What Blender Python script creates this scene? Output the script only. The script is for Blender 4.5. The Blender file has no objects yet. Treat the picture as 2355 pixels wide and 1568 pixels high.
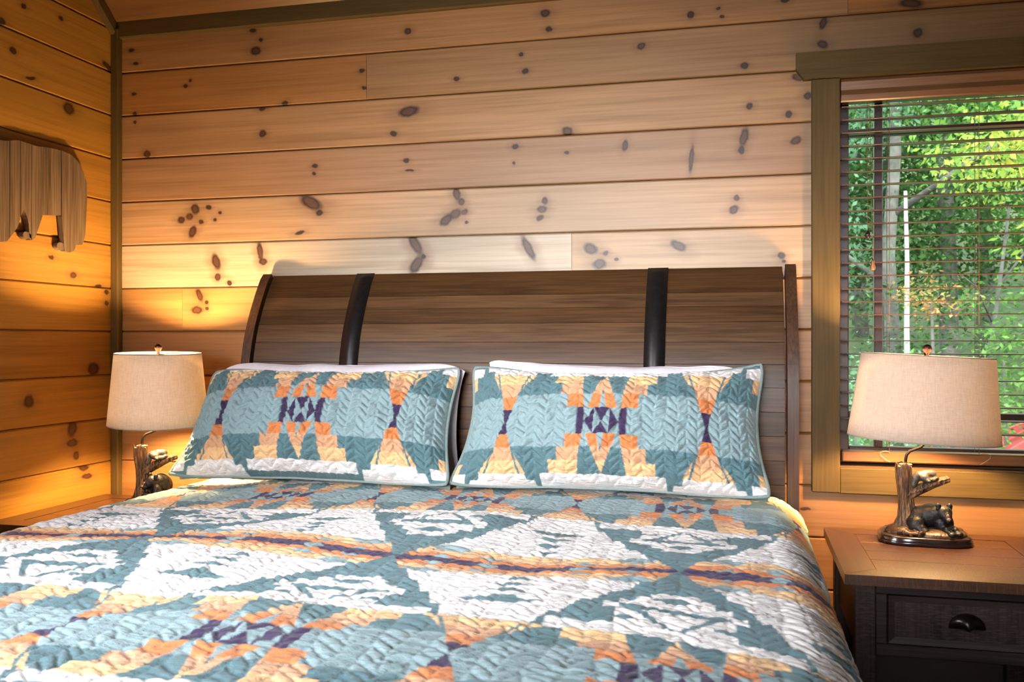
import bpy, bmesh, math, random
import numpy as np
from mathutils import Vector, Matrix

random.seed(7)
RNG = np.random.default_rng(11)
SC = bpy.context.scene
COL = SC.collection

# ------------------------------------------------------------------ camera
FPX = 2110.0
TH = math.atan(.2474)
CAM = (2.398, -3.150, 1.25)
cam = bpy.data.cameras.new('camera')
cam.sensor_width = 36
cam.lens = 36 * FPX / 2355
cam.clip_start = .02
cam.clip_end = 300
cam.dof.use_dof = True
cam.dof.focus_distance = 2.75
cam.dof.aperture_fstop = 8
camo = bpy.data.objects.new('camera', cam)
camo.location = CAM
camo.rotation_euler = (math.pi / 2, 0, TH)
COL.objects.link(camo)
SC.camera = camo

# ------------------------------------------------------------------ world, daylight, exposure
SC.view_settings.view_transform = 'Standard'
SC.view_settings.look = 'None'
SC.view_settings.gamma = 1
SC.view_settings.use_curve_mapping = False
SC.view_settings.exposure = 0.3
SC.cycles.use_denoising = True
SC.cycles.max_bounces = 6
SC.cycles.diffuse_bounces = 4
SC.cycles.glossy_bounces = 3
SC.cycles.transmission_bounces = 4
SC.cycles.use_adaptive_sampling = True
SC.cycles.adaptive_threshold = .035
SC.cycles.transparent_max_bounces = 12
SC.cycles.sample_clamp_indirect = 6

world = bpy.data.worlds.new('sky')
SC.world = world
world.use_nodes = True
wn = world.node_tree.nodes
wn['Background'].inputs['Color'].default_value = (.86, .94, 1, 1)
wn['Background'].inputs['Strength'].default_value = 6.4


def light(name, kind, loc, energy, color, rot=(0, 0, 0), **kw):
    l = bpy.data.lights.new(name, kind)
    l.energy = energy
    l.color = color
    for k, v in kw.items():
        setattr(l, k, v)
    o = bpy.data.objects.new(name, l)
    o.location = loc
    o.rotation_euler = rot
    COL.objects.link(o)
    return o


sun = light('sun', 'SUN', (0, 0, 20), 5.0, (1, .96, .88), (math.radians(48), 0, math.radians(28)), angle=.35)
# area lights added in front of closed-off unseen windows, standing in for daylight
def aim(loc, to):
    return (Vector(to) - Vector(loc)).to_track_quat('-Z', 'Y').to_euler()


light('added_light_left', 'AREA', (-.10, -2.75, 1.75), 50, (.88, .92, 1), aim((-.10, -2.75, 1.75), (1.55, -1.40, .45)),
      shape='RECTANGLE', size=1.5, size_y=1.4, spread=math.radians(80))
light('added_light_front', 'AREA', (1.7, -5.30, 1.75), 14, (.94, .96, 1), aim((1.7, -5.30, 1.75), (1.75, 0, 1.25)),
      shape='RECTANGLE', size=1.6, size_y=1.0, spread=math.radians(33))  # added narrow beam for the bright pool on the back wall

LAMP_W = 1750.0             # radiance of the bulbs
LAMP_COL = (1, .62, .27)


# ------------------------------------------------------------------ helpers
def tag(o, label=None, cat=None, group=None, kind=None):
    if label: o['label'] = label
    if cat: o['category'] = cat
    if group: o['group'] = group
    if kind: o['kind'] = kind
    return o


def link(o, parent=None):
    COL.objects.link(o)
    if parent is not None:
        o.parent = parent
    return o


def empty(name, loc=(0, 0, 0), rz=0, label=None, cat=None, group=None):
    o = bpy.data.objects.new(name, None)
    o.location = loc
    o.rotation_euler = (0, 0, rz)
    o.empty_display_size = .1
    COL.objects.link(o)
    return tag(o, label, cat, group)


def mesh_obj(name, verts, faces, mat, parent=None, smooth=False):
    me = bpy.data.meshes.new(name)
    me.from_pydata([tuple(v) for v in verts], [], [tuple(f) for f in faces])
    me.validate()
    me.update()
    if smooth:
        me.polygons.foreach_set('use_smooth', [True] * len(me.polygons))
    if mat:
        me.materials.append(mat)
    return link(bpy.data.objects.new(name, me), parent)


class MB:
    """collects verts and faces for one mesh"""
    def __init__(s):
        s.v = []
        s.f = []

    def add(s, v, f):
        n = len(s.v)
        s.v += [tuple(p) for p in v]
        s.f += [tuple(i + n for i in q) for q in f]
        return s

    def box(s, x0, x1, y0, y1, z0, z1, b=0.0):
        if b <= 0:
            v = [(x, y, z) for z in (z0, z1) for y in (y0, y1) for x in (x0, x1)]
            f = [(0, 2, 3, 1), (4, 5, 7, 6), (0, 1, 5, 4), (2, 6, 7, 3), (0, 4, 6, 2), (1, 3, 7, 5)]
            return s.add(v, f)
        bm = bmesh.new()
        bmesh.ops.create_cube(bm, size=1)
        for q in bm.verts:
            q.co = ((x0 + x1) / 2 + q.co.x * (x1 - x0), (y0 + y1) / 2 + q.co.y * (y1 - y0), (z0 + z1) / 2 + q.co.z * (z1 - z0))
        bmesh.ops.bevel(bm, geom=bm.edges[:], offset=b, segments=1, affect='EDGES')
        bm.verts.index_update()
        s.add([q.co[:] for q in bm.verts], [[q.index for q in f.verts] for f in bm.faces])
        bm.free()
        return s

    def prism(s, poly, axis, a, b):
        """extrude a closed 2-D polygon along axis between a and b"""
        n = len(poly)
        def P(p, t):
            if axis == 'x': return (t, p[0], p[1])
            if axis == 'y': return (p[0], t, p[1])
            return (p[0], p[1], t)
        v = [P(p, a) for p in poly] + [P(p, b) for p in poly]
        f = [tuple(range(n))[::-1], tuple(range(n, 2 * n))]
        f += [(i, (i + 1) % n, n + (i + 1) % n, n + i) for i in range(n)]
        return s.add(v, f)

    def tube(s, pts, rad, n=8, caps=True):
        pts = [Vector(p) for p in pts]
        m = len(pts)
        rad = [rad] * m if not hasattr(rad, '__len__') else rad
        v, f = [], []
        up = Vector((0, 0, 1))
        t0 = (pts[1] - pts[0]).normalized()
        side = t0.cross(up)
        if side.length < .05: side = t0.cross(Vector((1, 0, 0)))
        side.normalize()
        for i, p in enumerate(pts):
            t = (pts[min(i + 1, m - 1)] - pts[max(i - 1, 0)]).normalized()
            side = (side - t * side.dot(t)).normalized()
            w = t.cross(side)
            for k in range(n):
                a = 2 * math.pi * k / n
                v.append(p + (side * math.cos(a) + w * math.sin(a)) * rad[i])
        for i in range(m - 1):
            for k in range(n):
                f.append((i * n + k, i * n + (k + 1) % n, (i + 1) * n + (k + 1) % n, (i + 1) * n + k))
        if caps:
            f.append(tuple(range(n))[::-1])
            f.append(tuple(range((m - 1) * n, m * n)))
        return s.add(v, f)

    def lathe(s, prof, c=(0, 0, 0), n=24, sx=1, sy=1):
        v, f = [], []
        for r, z in prof:
            for k in range(n):
                a = 2 * math.pi * k / n
                v.append((c[0] + r * sx * math.cos(a), c[1] + r * sy * math.sin(a), c[2] + z))
        m = len(prof)
        for i in range(m - 1):
            for k in range(n):
                f.append((i * n + k, i * n + (k + 1) % n, (i + 1) * n + (k + 1) % n, (i + 1) * n + k))
        f.append(tuple(range(n))[::-1])
        f.append(tuple(range((m - 1) * n, m * n)))
        return s.add(v, f)

    def build(s, name, mat, parent=None, smooth=False):
        return mesh_obj(name, s.v, s.f, mat, parent, smooth)


def grid_obj(name, P, mat, parent=None, cols=None, loop_u=False):
    """P: (ny,nx,3) array -> smooth grid mesh, optional per-vertex colour"""
    ny, nx = P.shape[:2]
    idx = np.arange(ny * nx).reshape(ny, nx)
    if loop_u:
        idx = np.concatenate([idx, idx[:, :1]], 1)
    q = np.stack([idx[:-1, :-1], idx[:-1, 1:], idx[1:, 1:], idx[1:, :-1]], -1).reshape(-1, 4)
    me = bpy.data.meshes.new(name)
    me.vertices.add(ny * nx)
    me.vertices.foreach_set('co', P.reshape(-1).astype(np.float32))
    me.loops.add(q.size)
    me.loops.foreach_set('vertex_index', q.reshape(-1).astype(np.int32))
    me.polygons.add(len(q))
    me.polygons.foreach_set('loop_start', (np.arange(len(q)) * 4).astype(np.int32))
    me.polygons.foreach_set('use_smooth', np.ones(len(q), bool))
    me.update(calc_edges=True)
    me.validate()
    if cols is not None:
        at = me.color_attributes.new('pattern', 'FLOAT_COLOR', 'POINT')
        c4 = np.concatenate([cols.reshape(-1, 3), np.ones((ny * nx, 1))], 1)
        at.data.foreach_set('color', c4.reshape(-1).astype(np.float32))
    if mat: me.materials.append(mat)
    return link(bpy.data.objects.new(name, me), parent)


# ------------------------------------------------------------------ materials
class NT:
    def __init__(s, name):
        s.m = bpy.data.materials.new(name)
        s.m.use_nodes = True
        s.t = s.m.node_tree
        s.b = s.t.nodes['Principled BSDF']

    def n(s, kind, **kw):
        o = s.t.nodes.new(kind)
        for k, v in kw.items():
            setattr(o, k, v)
        return o

    def l(s, a, b):
        s.t.links.new(a, b)

    def coord(s, scale, out='Object', loc=(0, 0, 0), rot=(0, 0, 0)):
        c = s.n('ShaderNodeTexCoord')
        m = s.n('ShaderNodeMapping')
        m.inputs['Scale'].default_value = scale
        m.inputs['Location'].default_value = loc
        m.inputs['Rotation'].default_value = rot
        s.l(c.outputs[out], m.inputs['Vector'])
        return m.outputs['Vector']

    def noise(s, vec, scale=1, detail=4, rough=.55, dist=0):
        o = s.n('ShaderNodeTexNoise')
        o.inputs['Scale'].default_value = scale
        o.inputs['Detail'].default_value = detail
        o.inputs['Roughness'].default_value = rough
        o.inputs['Distortion'].default_value = dist
        s.l(vec, o.inputs['Vector'])
        return o.outputs['Fac']

    def ramp(s, fac, stops, interp='LINEAR'):
        o = s.n('ShaderNodeValToRGB')
        e = o.color_ramp.elements
        o.color_ramp.interpolation = interp
        while len(e) < len(stops):
            e.new(.5)
        for i, (p, c) in enumerate(stops):
            e[i].position = p
            e[i].color = c if len(c) == 4 else (*c, 1)
        s.l(fac, o.inputs['Fac'])
        return o

    def mix(s, fac, a, b, mode='MIX'):
        o = s.n('ShaderNodeMix', data_type='RGBA', blend_type=mode)
        for sock, v in ((o.inputs[0], fac), (o.inputs[6], a), (o.inputs[7], b)):
            if hasattr(v, 'is_linked'): s.l(v, sock)
            elif isinstance(v, (int, float)): sock.default_value = v
            else: sock.default_value = (*v, 1) if len(v) == 3 else v
        return o.outputs[2]

    def bump(s, h, strength=.3, dist=.002):
        o = s.n('ShaderNodeBump')
        o.inputs['Strength'].default_value = strength
        o.inputs['Distance'].default_value = dist
        s.l(h, o.inputs['Height'])
        s.l(o.outputs['Normal'], s.b.inputs['Normal'])

    def set(s, **kw):
        for k, v in kw.items():
            k = k.replace('_', ' ')
            if hasattr(v, 'is_linked'): s.l(v, s.b.inputs[k])
            else: s.b.inputs[k].default_value = (*v, 1) if hasattr(v, '__len__') and len(v) == 3 else v
        return s


def pine(name, tint, knots=(), axis='x', seed=0.0, rough=.42):
    """knotty pine board; knots: (along, z, r_along, r_z, angle)"""
    t = NT(name)
    if axis == 'x': sc1, sc2, sc3 = (1.1, 1, 26), (2.2, 1, 110), (1.0, .2, 5)
    elif axis == 'y': sc1, sc2, sc3 = (1, 1.1, 26), (1, 2.2, 110), (.2, 1.0, 5)
    else: sc1, sc2, sc3 = (26, 26, 1.1), (110, 110, 2.2), (5, 5, 1.0)
    n1 = t.noise(t.coord(sc1, loc=(seed, seed * .7, seed * 1.3)), 1, 3, .65, 0)
    n2 = t.noise(t.coord(sc2, loc=(seed, seed, seed)), 1, 2, .6, 0)
    n3 = t.noise(t.coord(sc3, loc=(seed * 2, seed, seed)), 1, 1, .5, 0)
    a = Vector((tint[0] * 1.02, tint[1] * .95, tint[2] * .84))
    dark = a * .66
    dark = (dark[0], dark[1] * .92, dark[2] * .80)
    pale = (min(a[0] * 1.16, 1), min(a[1] * 1.2, 1), min(a[2] * 1.28, 1))
    c = t.ramp(n1, [(.28, dark), (.52, tuple(a)), (.8, pale)]).outputs['Color']
    c = t.mix(.35, c, t.ramp(n2, [(.3, tuple(Vector(dark) * .85)), (.6, pale)]).outputs['Color'], 'MIX')
    c = t.mix(t.ramp(n3, [(.45, (0, 0, 0)), (.75, (.5, .5, .5))]).outputs['Color'], c, (a[0] * .62, a[1] * .66, a[2] * .72))
    if knots:
        wob = t.n('ShaderNodeTexNoise')
        wob.inputs['Scale'].default_value = 55
        wob.inputs['Detail'].default_value = 1
        co = t.n('ShaderNodeTexCoord')
        t.l(co.outputs['Object'], wob.inputs['Vector'])
        va = t.n('ShaderNodeVectorMath', operation='MULTIPLY_ADD')
        t.l(wob.outputs['Color'], va.inputs[0])
        va.inputs[1].default_value = (.009,) * 3
        t.l(co.outputs['Object'], va.inputs[2])
        for (u, z, ru, rz, ang) in knots:
            mp = t.n('ShaderNodeMapping', vector_type='TEXTURE')
            o = .0045
            if axis == 'x':
                mp.inputs['Location'].default_value = (u + o, 0, z + o)
                mp.inputs['Rotation'].default_value = (0, math.radians(ang), 0)
                mp.inputs['Scale'].default_value = (ru, 1e3, rz)
            else:
                mp.inputs['Location'].default_value = (0, u + o, z + o)
                mp.inputs['Rotation'].default_value = (-math.radians(ang), 0, 0)
                mp.inputs['Scale'].default_value = (1e3, ru, rz)
            t.l(va.outputs[0], mp.inputs['Vector'])
            ln = t.n('ShaderNodeVectorMath', operation='LENGTH')
            t.l(mp.outputs[0], ln.inputs[0])
            dv = t.n('ShaderNodeMath', operation='MULTIPLY')
            dv.inputs[1].default_value = .25
            t.l(ln.outputs['Value'], dv.inputs[0])
            big = ru * rz > 1.2e-4
            if ru * rz > 4e-5:      # darker streak in the grain running out of the knot
                ms = t.n('ShaderNodeMapping', vector_type='TEXTURE')
                for nm in ('Location', 'Rotation', 'Scale'):
                    ms.inputs[nm].default_value = mp.inputs[nm].default_value
                ms.inputs['Rotation'].default_value = (0, 0, 0)
                L = ru * 3.2 + .02
                ms.inputs['Scale'].default_value = (L, 1e3, rz * .75) if axis == 'x' else (1e3, L, rz * .75)
                t.l(va.outputs[0], ms.inputs['Vector'])
                l2 = t.n('ShaderNodeVectorMath', operation='LENGTH')
                t.l(ms.outputs[0], l2.inputs[0])
                r2 = t.ramp(l2.outputs['Value'], [(0, (.16, .07, .025, .5)), (.35, (.18, .08, .03, .3)), (1, (.2, .1, .04, 0))])
                c = t.mix(r2.outputs['Alpha'], c, r2.outputs['Color'])
            cc = (.070, .024, .009) if big else (.030, .010, .004)
            r = t.ramp(dv.outputs[0], [(0, (*cc, .9)), (.14, (*cc, .93)), (.21, (.018, .007, .004, .97)), (.27, (.05, .02, .009, .7)),
                                       (.36, (.14, .06, .025, .28)), (.9, (.2, .1, .05, 0))])
            c = t.mix(r.outputs['Alpha'], c, r.outputs['Color'])
    t.set(Base_Color=c, Roughness=rough)
    t.b.inputs['Specular IOR Level'].default_value = .4
    return t.m


def stained(name, base, dark, axis='x', seed=0, rough=.38, saw=0, spec=.5):
    """dark stained rustic wood with streaks"""
    t = NT(name)
    S = {'x': ((1.6, 16, 16), (5, 150, 150), (8, 1.5, 1.5)), 'y': ((16, 1.6, 16), (150, 5, 150), (1.5, 8, 1.5)), 'z': ((16, 16, 1.6), (150, 150, 5), (1.5, 1.5, 8))}[axis]
    n1 = t.noise(t.coord(S[0], loc=(seed, seed * .3, seed * .8)), 1, 3, .65, 0)
    n2 = t.noise(t.coord(S[1], loc=(seed, seed, seed)), 1, 2, .6)
    c = t.ramp(n1, [(.3, dark), (.5, base), (.75, tuple(min(1, q * 1.5) for q in base))]).outputs['Color']
    c = t.mix(.5, c, t.ramp(n2, [(.38, dark), (.62, tuple(min(1, q * 1.2) for q in base))]).outputs['Color'])
    h = n2
    if saw:
        n4 = t.noise(t.coord(tuple(q * saw * 2.0 for q in S[2])), 18, 2, .5)
        c = t.mix(t.ramp(n4, [(.50, (0, 0, 0)), (.62, (.5, .5, .5))]).outputs['Color'], c, tuple(min(1, q * 2.1) for q in base))
        h = n4
    t.set(Base_Color=c, Roughness=rough)
    t.b.inputs['Specular IOR Level'].default_value = spec
    if saw: t.bump(h, .5, .0012)
    return t.m


def plain(name, col, rough=.5, metal=0, var=.12, scale=30, spec=.5, bump=0):
    t = NT(name)
    n = t.noise(t.coord((1, 1, 1)), scale, 2, .6)
    c = t.ramp(n, [(.3, tuple(q * (1 - var) for q in col)), (.7, tuple(min(1, q * (1 + var)) for q in col))]).outputs['Color']
    t.set(Base_Color=c, Roughness=rough, Metallic=metal)
    t.b.inputs['Specular IOR Level'].default_value = spec
    if bump: t.bump(n, bump, .003)
    return t.m


M = {}
M['olive'] = stained('olive_stained_trim', (.098, .062, .019), (.078, .049, .015), 'x', 3, .6, 0, .2)
M['olive_v'] = stained('olive_stained_trim_upright', (.098, .062, .019), (.078, .049, .015), 'z', 4, .6, 0, .2)
M['backing'] = plain('groove_shadow_board', (.05, .03, .015), .9)
M['pine_far'] = pine('pine_boards_plain', (.20, .10, .035), (), 'x', 5)
M['floor'] = stained('floor_boards', (.16, .09, .045), (.09, .05, .025), 'y', 2, .4)

# ------------------------------------------------------------------ projection of photograph measurements (used for knots)
_c, _s = math.cos(TH), math.sin(TH)


def ray(px, py):
    a, b = (px - 1177.5) / FPX, -(py - 784) / FPX
    return (a * _c - _s, a * _s + _c, b)


def ony(px, py, y):
    d = ray(px, py)
    t = (y - CAM[1]) / d[1]
    return (CAM[0] + d[0] * t, y, CAM[2] + d[2] * t)


def onx(px, py, x):
    d = ray(px, py)
    t = (x - CAM[0]) / d[0]
    return (x, CAM[1] + d[1] * t, CAM[2] + d[2] * t)


def onz(px, py, z):
    d = ray(px, py)
    t = (z - CAM[2]) / d[2]
    return (CAM[0] + d[0] * t, CAM[1] + d[1] * t, z)


# knots of the back wall: pixel x, y, half-sizes in pixels, tilt
KB = [(588, 117, 9, 8, 0), (938, 72, 6, 6, 0), (1254, 30, 9, 7, 0), (1262, 67, 6, 5, 0), (1588, 34, 6, 6, 0), (1652, 19, 4, 3, 0), (1660, 38, 4, 3, 0),
      (1805, 2, 7, 4, 0), (2095, 8, 22, 8, 10), (600, 92, 4, 3, 0), (582, 70, 6, 4, 0), (302, 115, 5, 3, 0), (312, 146, 5, 3, 0),
      (427, 198, 4, 3, 0), (438, 185, 3, 3, 0), (832, 163, 5, 4, 0), (838, 202, 5, 3, 20), (655, 238, 6, 4, -20), (1050, 181, 5, 4, 0), (1198, 125, 4, 4, -30),
      (1208, 164, 6, 5, 0), (1475, 106, 7, 6, -20), (1893, 52, 6, 12, 20), (1892, 102, 10, 7, 30), (1712, 151, 7, 6, 0), (2111, 76, 8, 8, 0), (310, 262, 3, 4, 0), (308, 216, 4, 3, 0),
      (603, 250, 6, 4, 0), (604, 307, 6, 6, 0), (940, 256, 18, 9, -10), (905, 307, 6, 5, 20), (1305, 302, 9, 8, 20), (1724, 244, 6, 6, 0), (1814, 263, 6, 6, 0),
      (1858, 220, 7, 7, 0), (1835, 178, 12, 6, 20), (338, 354, 6, 6, 0), (310, 281, 3, 3, 0),
      (724, 382, 5, 4, 0), (722, 399, 3, 3, 0), (934, 369, 5, 4, 0), (942, 392, 8, 2, 0), (1185, 337, 6, 5, 0), (1303, 351, 4, 3, 0), (1182, 375, 3, 3, 0), (1437, 335, 5, 10, 10),
      (1711, 315, 7, 17, 12), (1705, 345, 5, 7, 0), (1590, 365, 4, 24, 5), (1830, 323, 10, 7, -30),
      (449, 481, 7, 9, -20), (436, 498, 6, 6, 0), (417, 506, 6, 6, 0), (480, 477, 5, 4, 20), (506, 489, 3, 3, 0), (494, 505, 3, 3, 0), (463, 510, 4, 4, 0), (443, 533, 6, 11, 25),
      (715, 466, 21, 11, 28), (735, 489, 6, 5, 0), (1050, 445, 6, 13, -15), (1061, 464, 6, 6, 0), (1068, 487, 6, 5, -20), (1047, 492, 11, 8, -30), (1026, 506, 13, 8, -35), (690, 535, 9, 3, -10),
      (1253, 462, 5, 7, -10), (1246, 481, 9, 6, 0), (1242, 501, 7, 5, -20), (1694, 455, 5, 5, 0), (1688, 482, 9, 7, -35), (1073, 511, 3, 3, 0),
      (497, 602, 7, 15, -18), (501, 637, 5, 7, 10), (528, 651, 4, 5, 0), (598, 578, 5, 17, -8), (605, 602, 7, 6, 0), (955, 562, 8, 22, -32), (958, 608, 9, 19, 35), (974, 590, 4, 4, 0),
      (1215, 570, 7, 24, -28), (1358, 572, 13, 9, 22), (1393, 582, 5, 4, 0), (1379, 607, 12, 9, -10), (1418, 596, 4, 3, 0), (1560, 565, 15, 8, 30), (1797, 587, 7, 6, 0), (1802, 600, 4, 3, 0),
      (459, 679, 5, 12, -25), (453, 713, 10, 7, 0), (476, 709, 3, 3, 0), (475, 695, 3, 3, 0), (1852, 1170, 9, 3, 0), (480, 1010, 14, 6, 20)]
KL = [(30, 116, 6, 6, 0), (70, 180, 9, 3, -15), (158, 249, 10, 11, 0), (55, 15, 5, 5, 0), (2, 48, 9, 7, 0), (140, 42, 4, 4, 0), (118, 592, 5, 4, 0), (168, 633, 6, 6, 0),
      (215, 848, 10, 12, 0), (66, 923, 9, 12, 0), (166, 985, 8, 16, 15), (166, 1018, 10, 7, 0), (175, 1047, 5, 8, 0), (193, 1075, 8, 6, 0), (200, 1095, 10, 5, 0),
      (227, 658, 6, 3, 0), (245, 672, 4, 4, 0), (245, 697, 4, 4, 0), (250, 155, 12, 5, 20)]


def knot_world(k, wall):
    px, py, rx, ry, ang = k
    if wall == 'b':
        p = ony(px, py, 0); q = ony(px + rx, py, 0); r = ony(px, py - ry, 0)
        return (p[0], p[2], abs(q[0] - p[0]) * 1.15, abs(r[2] - p[2]) * 1.15, ang)
    p = onx(px, py, 0); q = onx(px + rx, py, 0); r = onx(px, py - ry, 0)
    return (p[1], p[2], abs(q[1] - p[1]) * 1.1, abs(r[2] - p[2]) * 1.1, ang)


KBW = [knot_world(k, 'b') for k in KB]
KLW = [knot_world(k, 'l') for k in KL]

# ------------------------------------------------------------------ room shell
PH = .17
Z0 = 1.2884                     # a board joint
ZC = 2.487                      # where the sloped ceiling meets the back wall
SLOPE = .87
RX = 4.5                        # right wall
RY = -5.2                       # wall behind the camera
RIDGE = -2.6
ZR = ZC - RIDGE * SLOPE
WX0, WX1, WZ0, WZ1 = 2.715, 3.72, .845, 2.10   # window opening
TH_B = .02


def board_profile(z0, z1):
    """board section in (depth, z): face at 0, chamfered edges, back at TH_B"""
    c = .0055
    return [(TH_B, z0 + .001), (c, z0 + .001), (0, z0 + .001 + c * .7), (0, z1 - .001 - c), (c * 1.2, z1 - .001), (TH_B, z1 - .001)]


TINTS = [(.40, .185, .055), (.37, .185, .07), (.42, .20, .065), (.35, .185, .08), (.43, .23, .095), (.40, .175, .045), (.42, .21, .075)]
wall_back = empty('wall_back')
wall_back['kind'] = 'structure'
bk = MB()
for (x0, x1, z0, z1) in [(-.05, WX0 - .01, 0, ZC + .1), (WX1 + .01, RX, 0, ZC + .1), (WX0 - .01, WX1 + .01, 0, WZ0 - .01), (WX0 - .01, WX1 + .01, WZ1 + .01, ZC + .1)]:
    bk.box(x0, x1, TH_B, TH_B + .14, z0, z1)
bk.build('wall_core', M['backing'], wall_back)
bk_rows = [(k, Z0 + PH * k, Z0 + PH * (k + 1)) for k in range(-8, 8)]
joints = {5: [1.067], 6: [2.741], 1: [1.833], 3: [4.1], 0: [.30], -3: [1.4], -5: [1.0], -1: [1.9]}
# tint per (row, segment): the pale boards above the headboard, honey ones elsewhere
BT = {(1, 0): (.48, .39, .29), (1, 1): (.43, .28, .155), (2, 0): (.44, .285, .165), (3, 0): (.33, .19, .10), (4, 0): (.39, .22, .10), (5, 0): (.38, .18, .055),
      (5, 1): (.34, .19, .08), (6, 0): (.41, .215, .085), (0, 0): (.40, .22, .085), (0, 1): (.40, .22, .085)}
for k, z0, z1 in bk_rows:
    z0 = max(z0, 0.0); z1 = min(z1, ZC + .06)
    if z1 - z0 < .02: continue
    segs = []
    if z1 > WZ0 + .01 and z0 < WZ1 - .02:
        spans = [(0, WX0 - .015), (WX1 + .015, RX)]
        # boards partly cut by the opening
    else:
        spans = [(0, RX)]
    cuts = joints.get(k, [])
    i = 0
    for (a, b) in spans:
        xs = [a] + [q for q in cuts if a < q < b] + [b]
        for s0, s1 in zip(xs[:-1], xs[1:]):
            tint = BT.get((k, i), TINTS[(k * 3 + i * 2 + 20) % 7])
            kn = [q for q in KBW if s0 <= q[0] <= s1 and z0 <= q[1] <= z1]
            m = pine('pine_wall_board', tint, kn, 'x', k * 3.17 + i * 1.3)
            o = MB().prism(board_profile(z0, z1), 'x', s0 + .0006, s1 - .0006).build('plank', m, wall_back)
            i += 1
# strips above and below the window where a board is only partly cut
for za, zb in ((Z0 - 3 * PH, WZ0 - .01), (WZ1 + .012, Z0 + 5 * PH)):
    MB().prism(board_profile(za, zb), 'x', WX0 - .014, WX1 + .014).build('plank', pine('pine_wall_board', TINTS[2], [], 'x', za * 9), wall_back)

wall_left = empty('wall_left')
wall_left['kind'] = 'structure'
LW = (-3.7, -1.8, .55, 2.35)     # unseen window opening added for the left area light: y0,y1,z0,z1
lc = MB()
for (y0, y1, z0, z1) in [(LW[1], .02, 0, ZC), (RY, LW[0], 0, ZC), (LW[0], LW[1], 0, LW[2]), (LW[0], LW[1], LW[3], ZC)]:
    lc.box(-.16, -TH_B, y0, y1, z0, z1)
lc.prism([(.02, ZC), (.02, ZC + .02), (RIDGE, ZR + .05), (RY, ZC)], 'x', -.16, -TH_B)
lc.build('wall_core', M['backing'], wall_left)
LT = [(.43, .225, .040), (.41, .216, .045), (.45, .236, .045), (.40, .202, .038)]
for k in range(-8, 20):
    z0, z1 = max(0, Z0 + PH * k), Z0 + PH * (k + 1)
    if z1 - z0 < .02: continue
    if z1 > ZR - .05: break
    def yend(z): return 0.0 if z <= ZC else -(z - ZC) / SLOPE
    def ystart(z): return RY if z <= ZC else RY + (z - ZC) / SLOPE
    spans = [(None, None)]
    if z1 > LW[2] and z0 < LW[3]:
        spans = [(None, LW[0] - .01), (LW[1] + .01, None)]
    for j, (sa, sb) in enumerate(spans):
        kn = [q for q in KLW if z0 <= q[1] <= z1]
        m = pine('pine_wall_board', LT[(k * 5 + 40) % 4], kn if sb is None else [], 'y', k * 2.31 + 50)
        prof = board_profile(z0, z1)
        ya = [sa if sa is not None else ystart(p[1]) for p in prof]
        yb = [sb if sb is not None else yend(p[1]) for p in prof]
        n = len(prof)
        v = [(-p[0], y, p[1]) for p, y in zip(prof, ya)] + [(-p[0], y, p[1]) for p, y in zip(prof, yb)]
        f = [tuple(range(n)), tuple(range(2 * n - 1, n - 1, -1))] + [(i, n + i, n + (i + 1) % n, (i + 1) % n) for i in range(n)]
        mesh_obj('plank', v, f, m, wall_left)

# sloped ceiling boards, running parallel to the back wall
ceiling = empty('ceiling')
ceiling['kind'] = 'structure'
cl = math.hypot(1, SLOPE)
def cpt(x, s, d=0):
    """point on the ceiling slope: s metres up the slope, d metres behind its face"""
    return (x, -s / cl + d * SLOPE / cl, ZC + s * SLOPE / cl + d / cl)
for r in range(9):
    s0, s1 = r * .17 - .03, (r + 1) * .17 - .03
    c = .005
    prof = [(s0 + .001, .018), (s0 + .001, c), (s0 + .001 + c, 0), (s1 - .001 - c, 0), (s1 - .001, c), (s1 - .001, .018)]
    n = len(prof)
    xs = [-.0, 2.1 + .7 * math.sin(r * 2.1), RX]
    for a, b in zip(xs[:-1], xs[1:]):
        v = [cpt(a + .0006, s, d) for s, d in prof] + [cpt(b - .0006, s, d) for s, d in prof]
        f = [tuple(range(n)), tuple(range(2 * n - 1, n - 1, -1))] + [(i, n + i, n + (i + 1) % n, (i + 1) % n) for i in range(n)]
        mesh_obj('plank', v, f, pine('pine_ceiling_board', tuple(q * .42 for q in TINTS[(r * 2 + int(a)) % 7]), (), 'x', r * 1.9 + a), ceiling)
v = [cpt(-.1, 1.49), cpt(RX, 1.49), (RX, RIDGE, ZR), (-.1, RIDGE, ZR), (RX, RY, ZC), (-.1, RY, ZC)]
mesh_obj('ceiling_slab', v, [(0, 1, 2, 3), (3, 2, 4, 5)], M['pine_far'], ceiling)
v = [cpt(-.1, -.1, .02), cpt(RX, -.1, .02), (RX, RIDGE, ZR + .03), (-.1, RIDGE, ZR + .03), (RX, RY, ZC + .03), (-.1, RY, ZC + .03)]
mesh_obj('ceiling_core', v, [(0, 1, 2, 3), (3, 2, 4, 5)], M['backing'], ceiling)

fl = MB().box(-.1, RX + .1, RY - .1, .15, -.06, 0).build('floor', M['floor'])
fl['kind'] = 'structure'
wr = MB().box(RX, RX + .1, RY, .02, 0, ZC).prism([(.02, ZC), (RIDGE, ZR), (RY, ZC)], 'x', RX, RX + .1).build('wall_right', pine('pine_side_wall', (.20, .10, .035), (), 'y', 9))
wr['kind'] = 'structure'
FW = (.3, 3.1, .6, 2.3)         # unseen window opening added for the area light behind the camera
wf = MB()
for (x0, x1, z0, z1) in [(-.1, FW[0], 0, ZC + .1), (FW[1], RX, 0, ZC + .1), (FW[0], FW[1], 0, FW[2]), (FW[0], FW[1], FW[3], ZC + .1)]:
    wf.box(x0, x1, RY - .1, RY, z0, z1)
wf = wf.build('wall_front', M['pine_far'])
wf['kind'] = 'structure'

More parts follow.
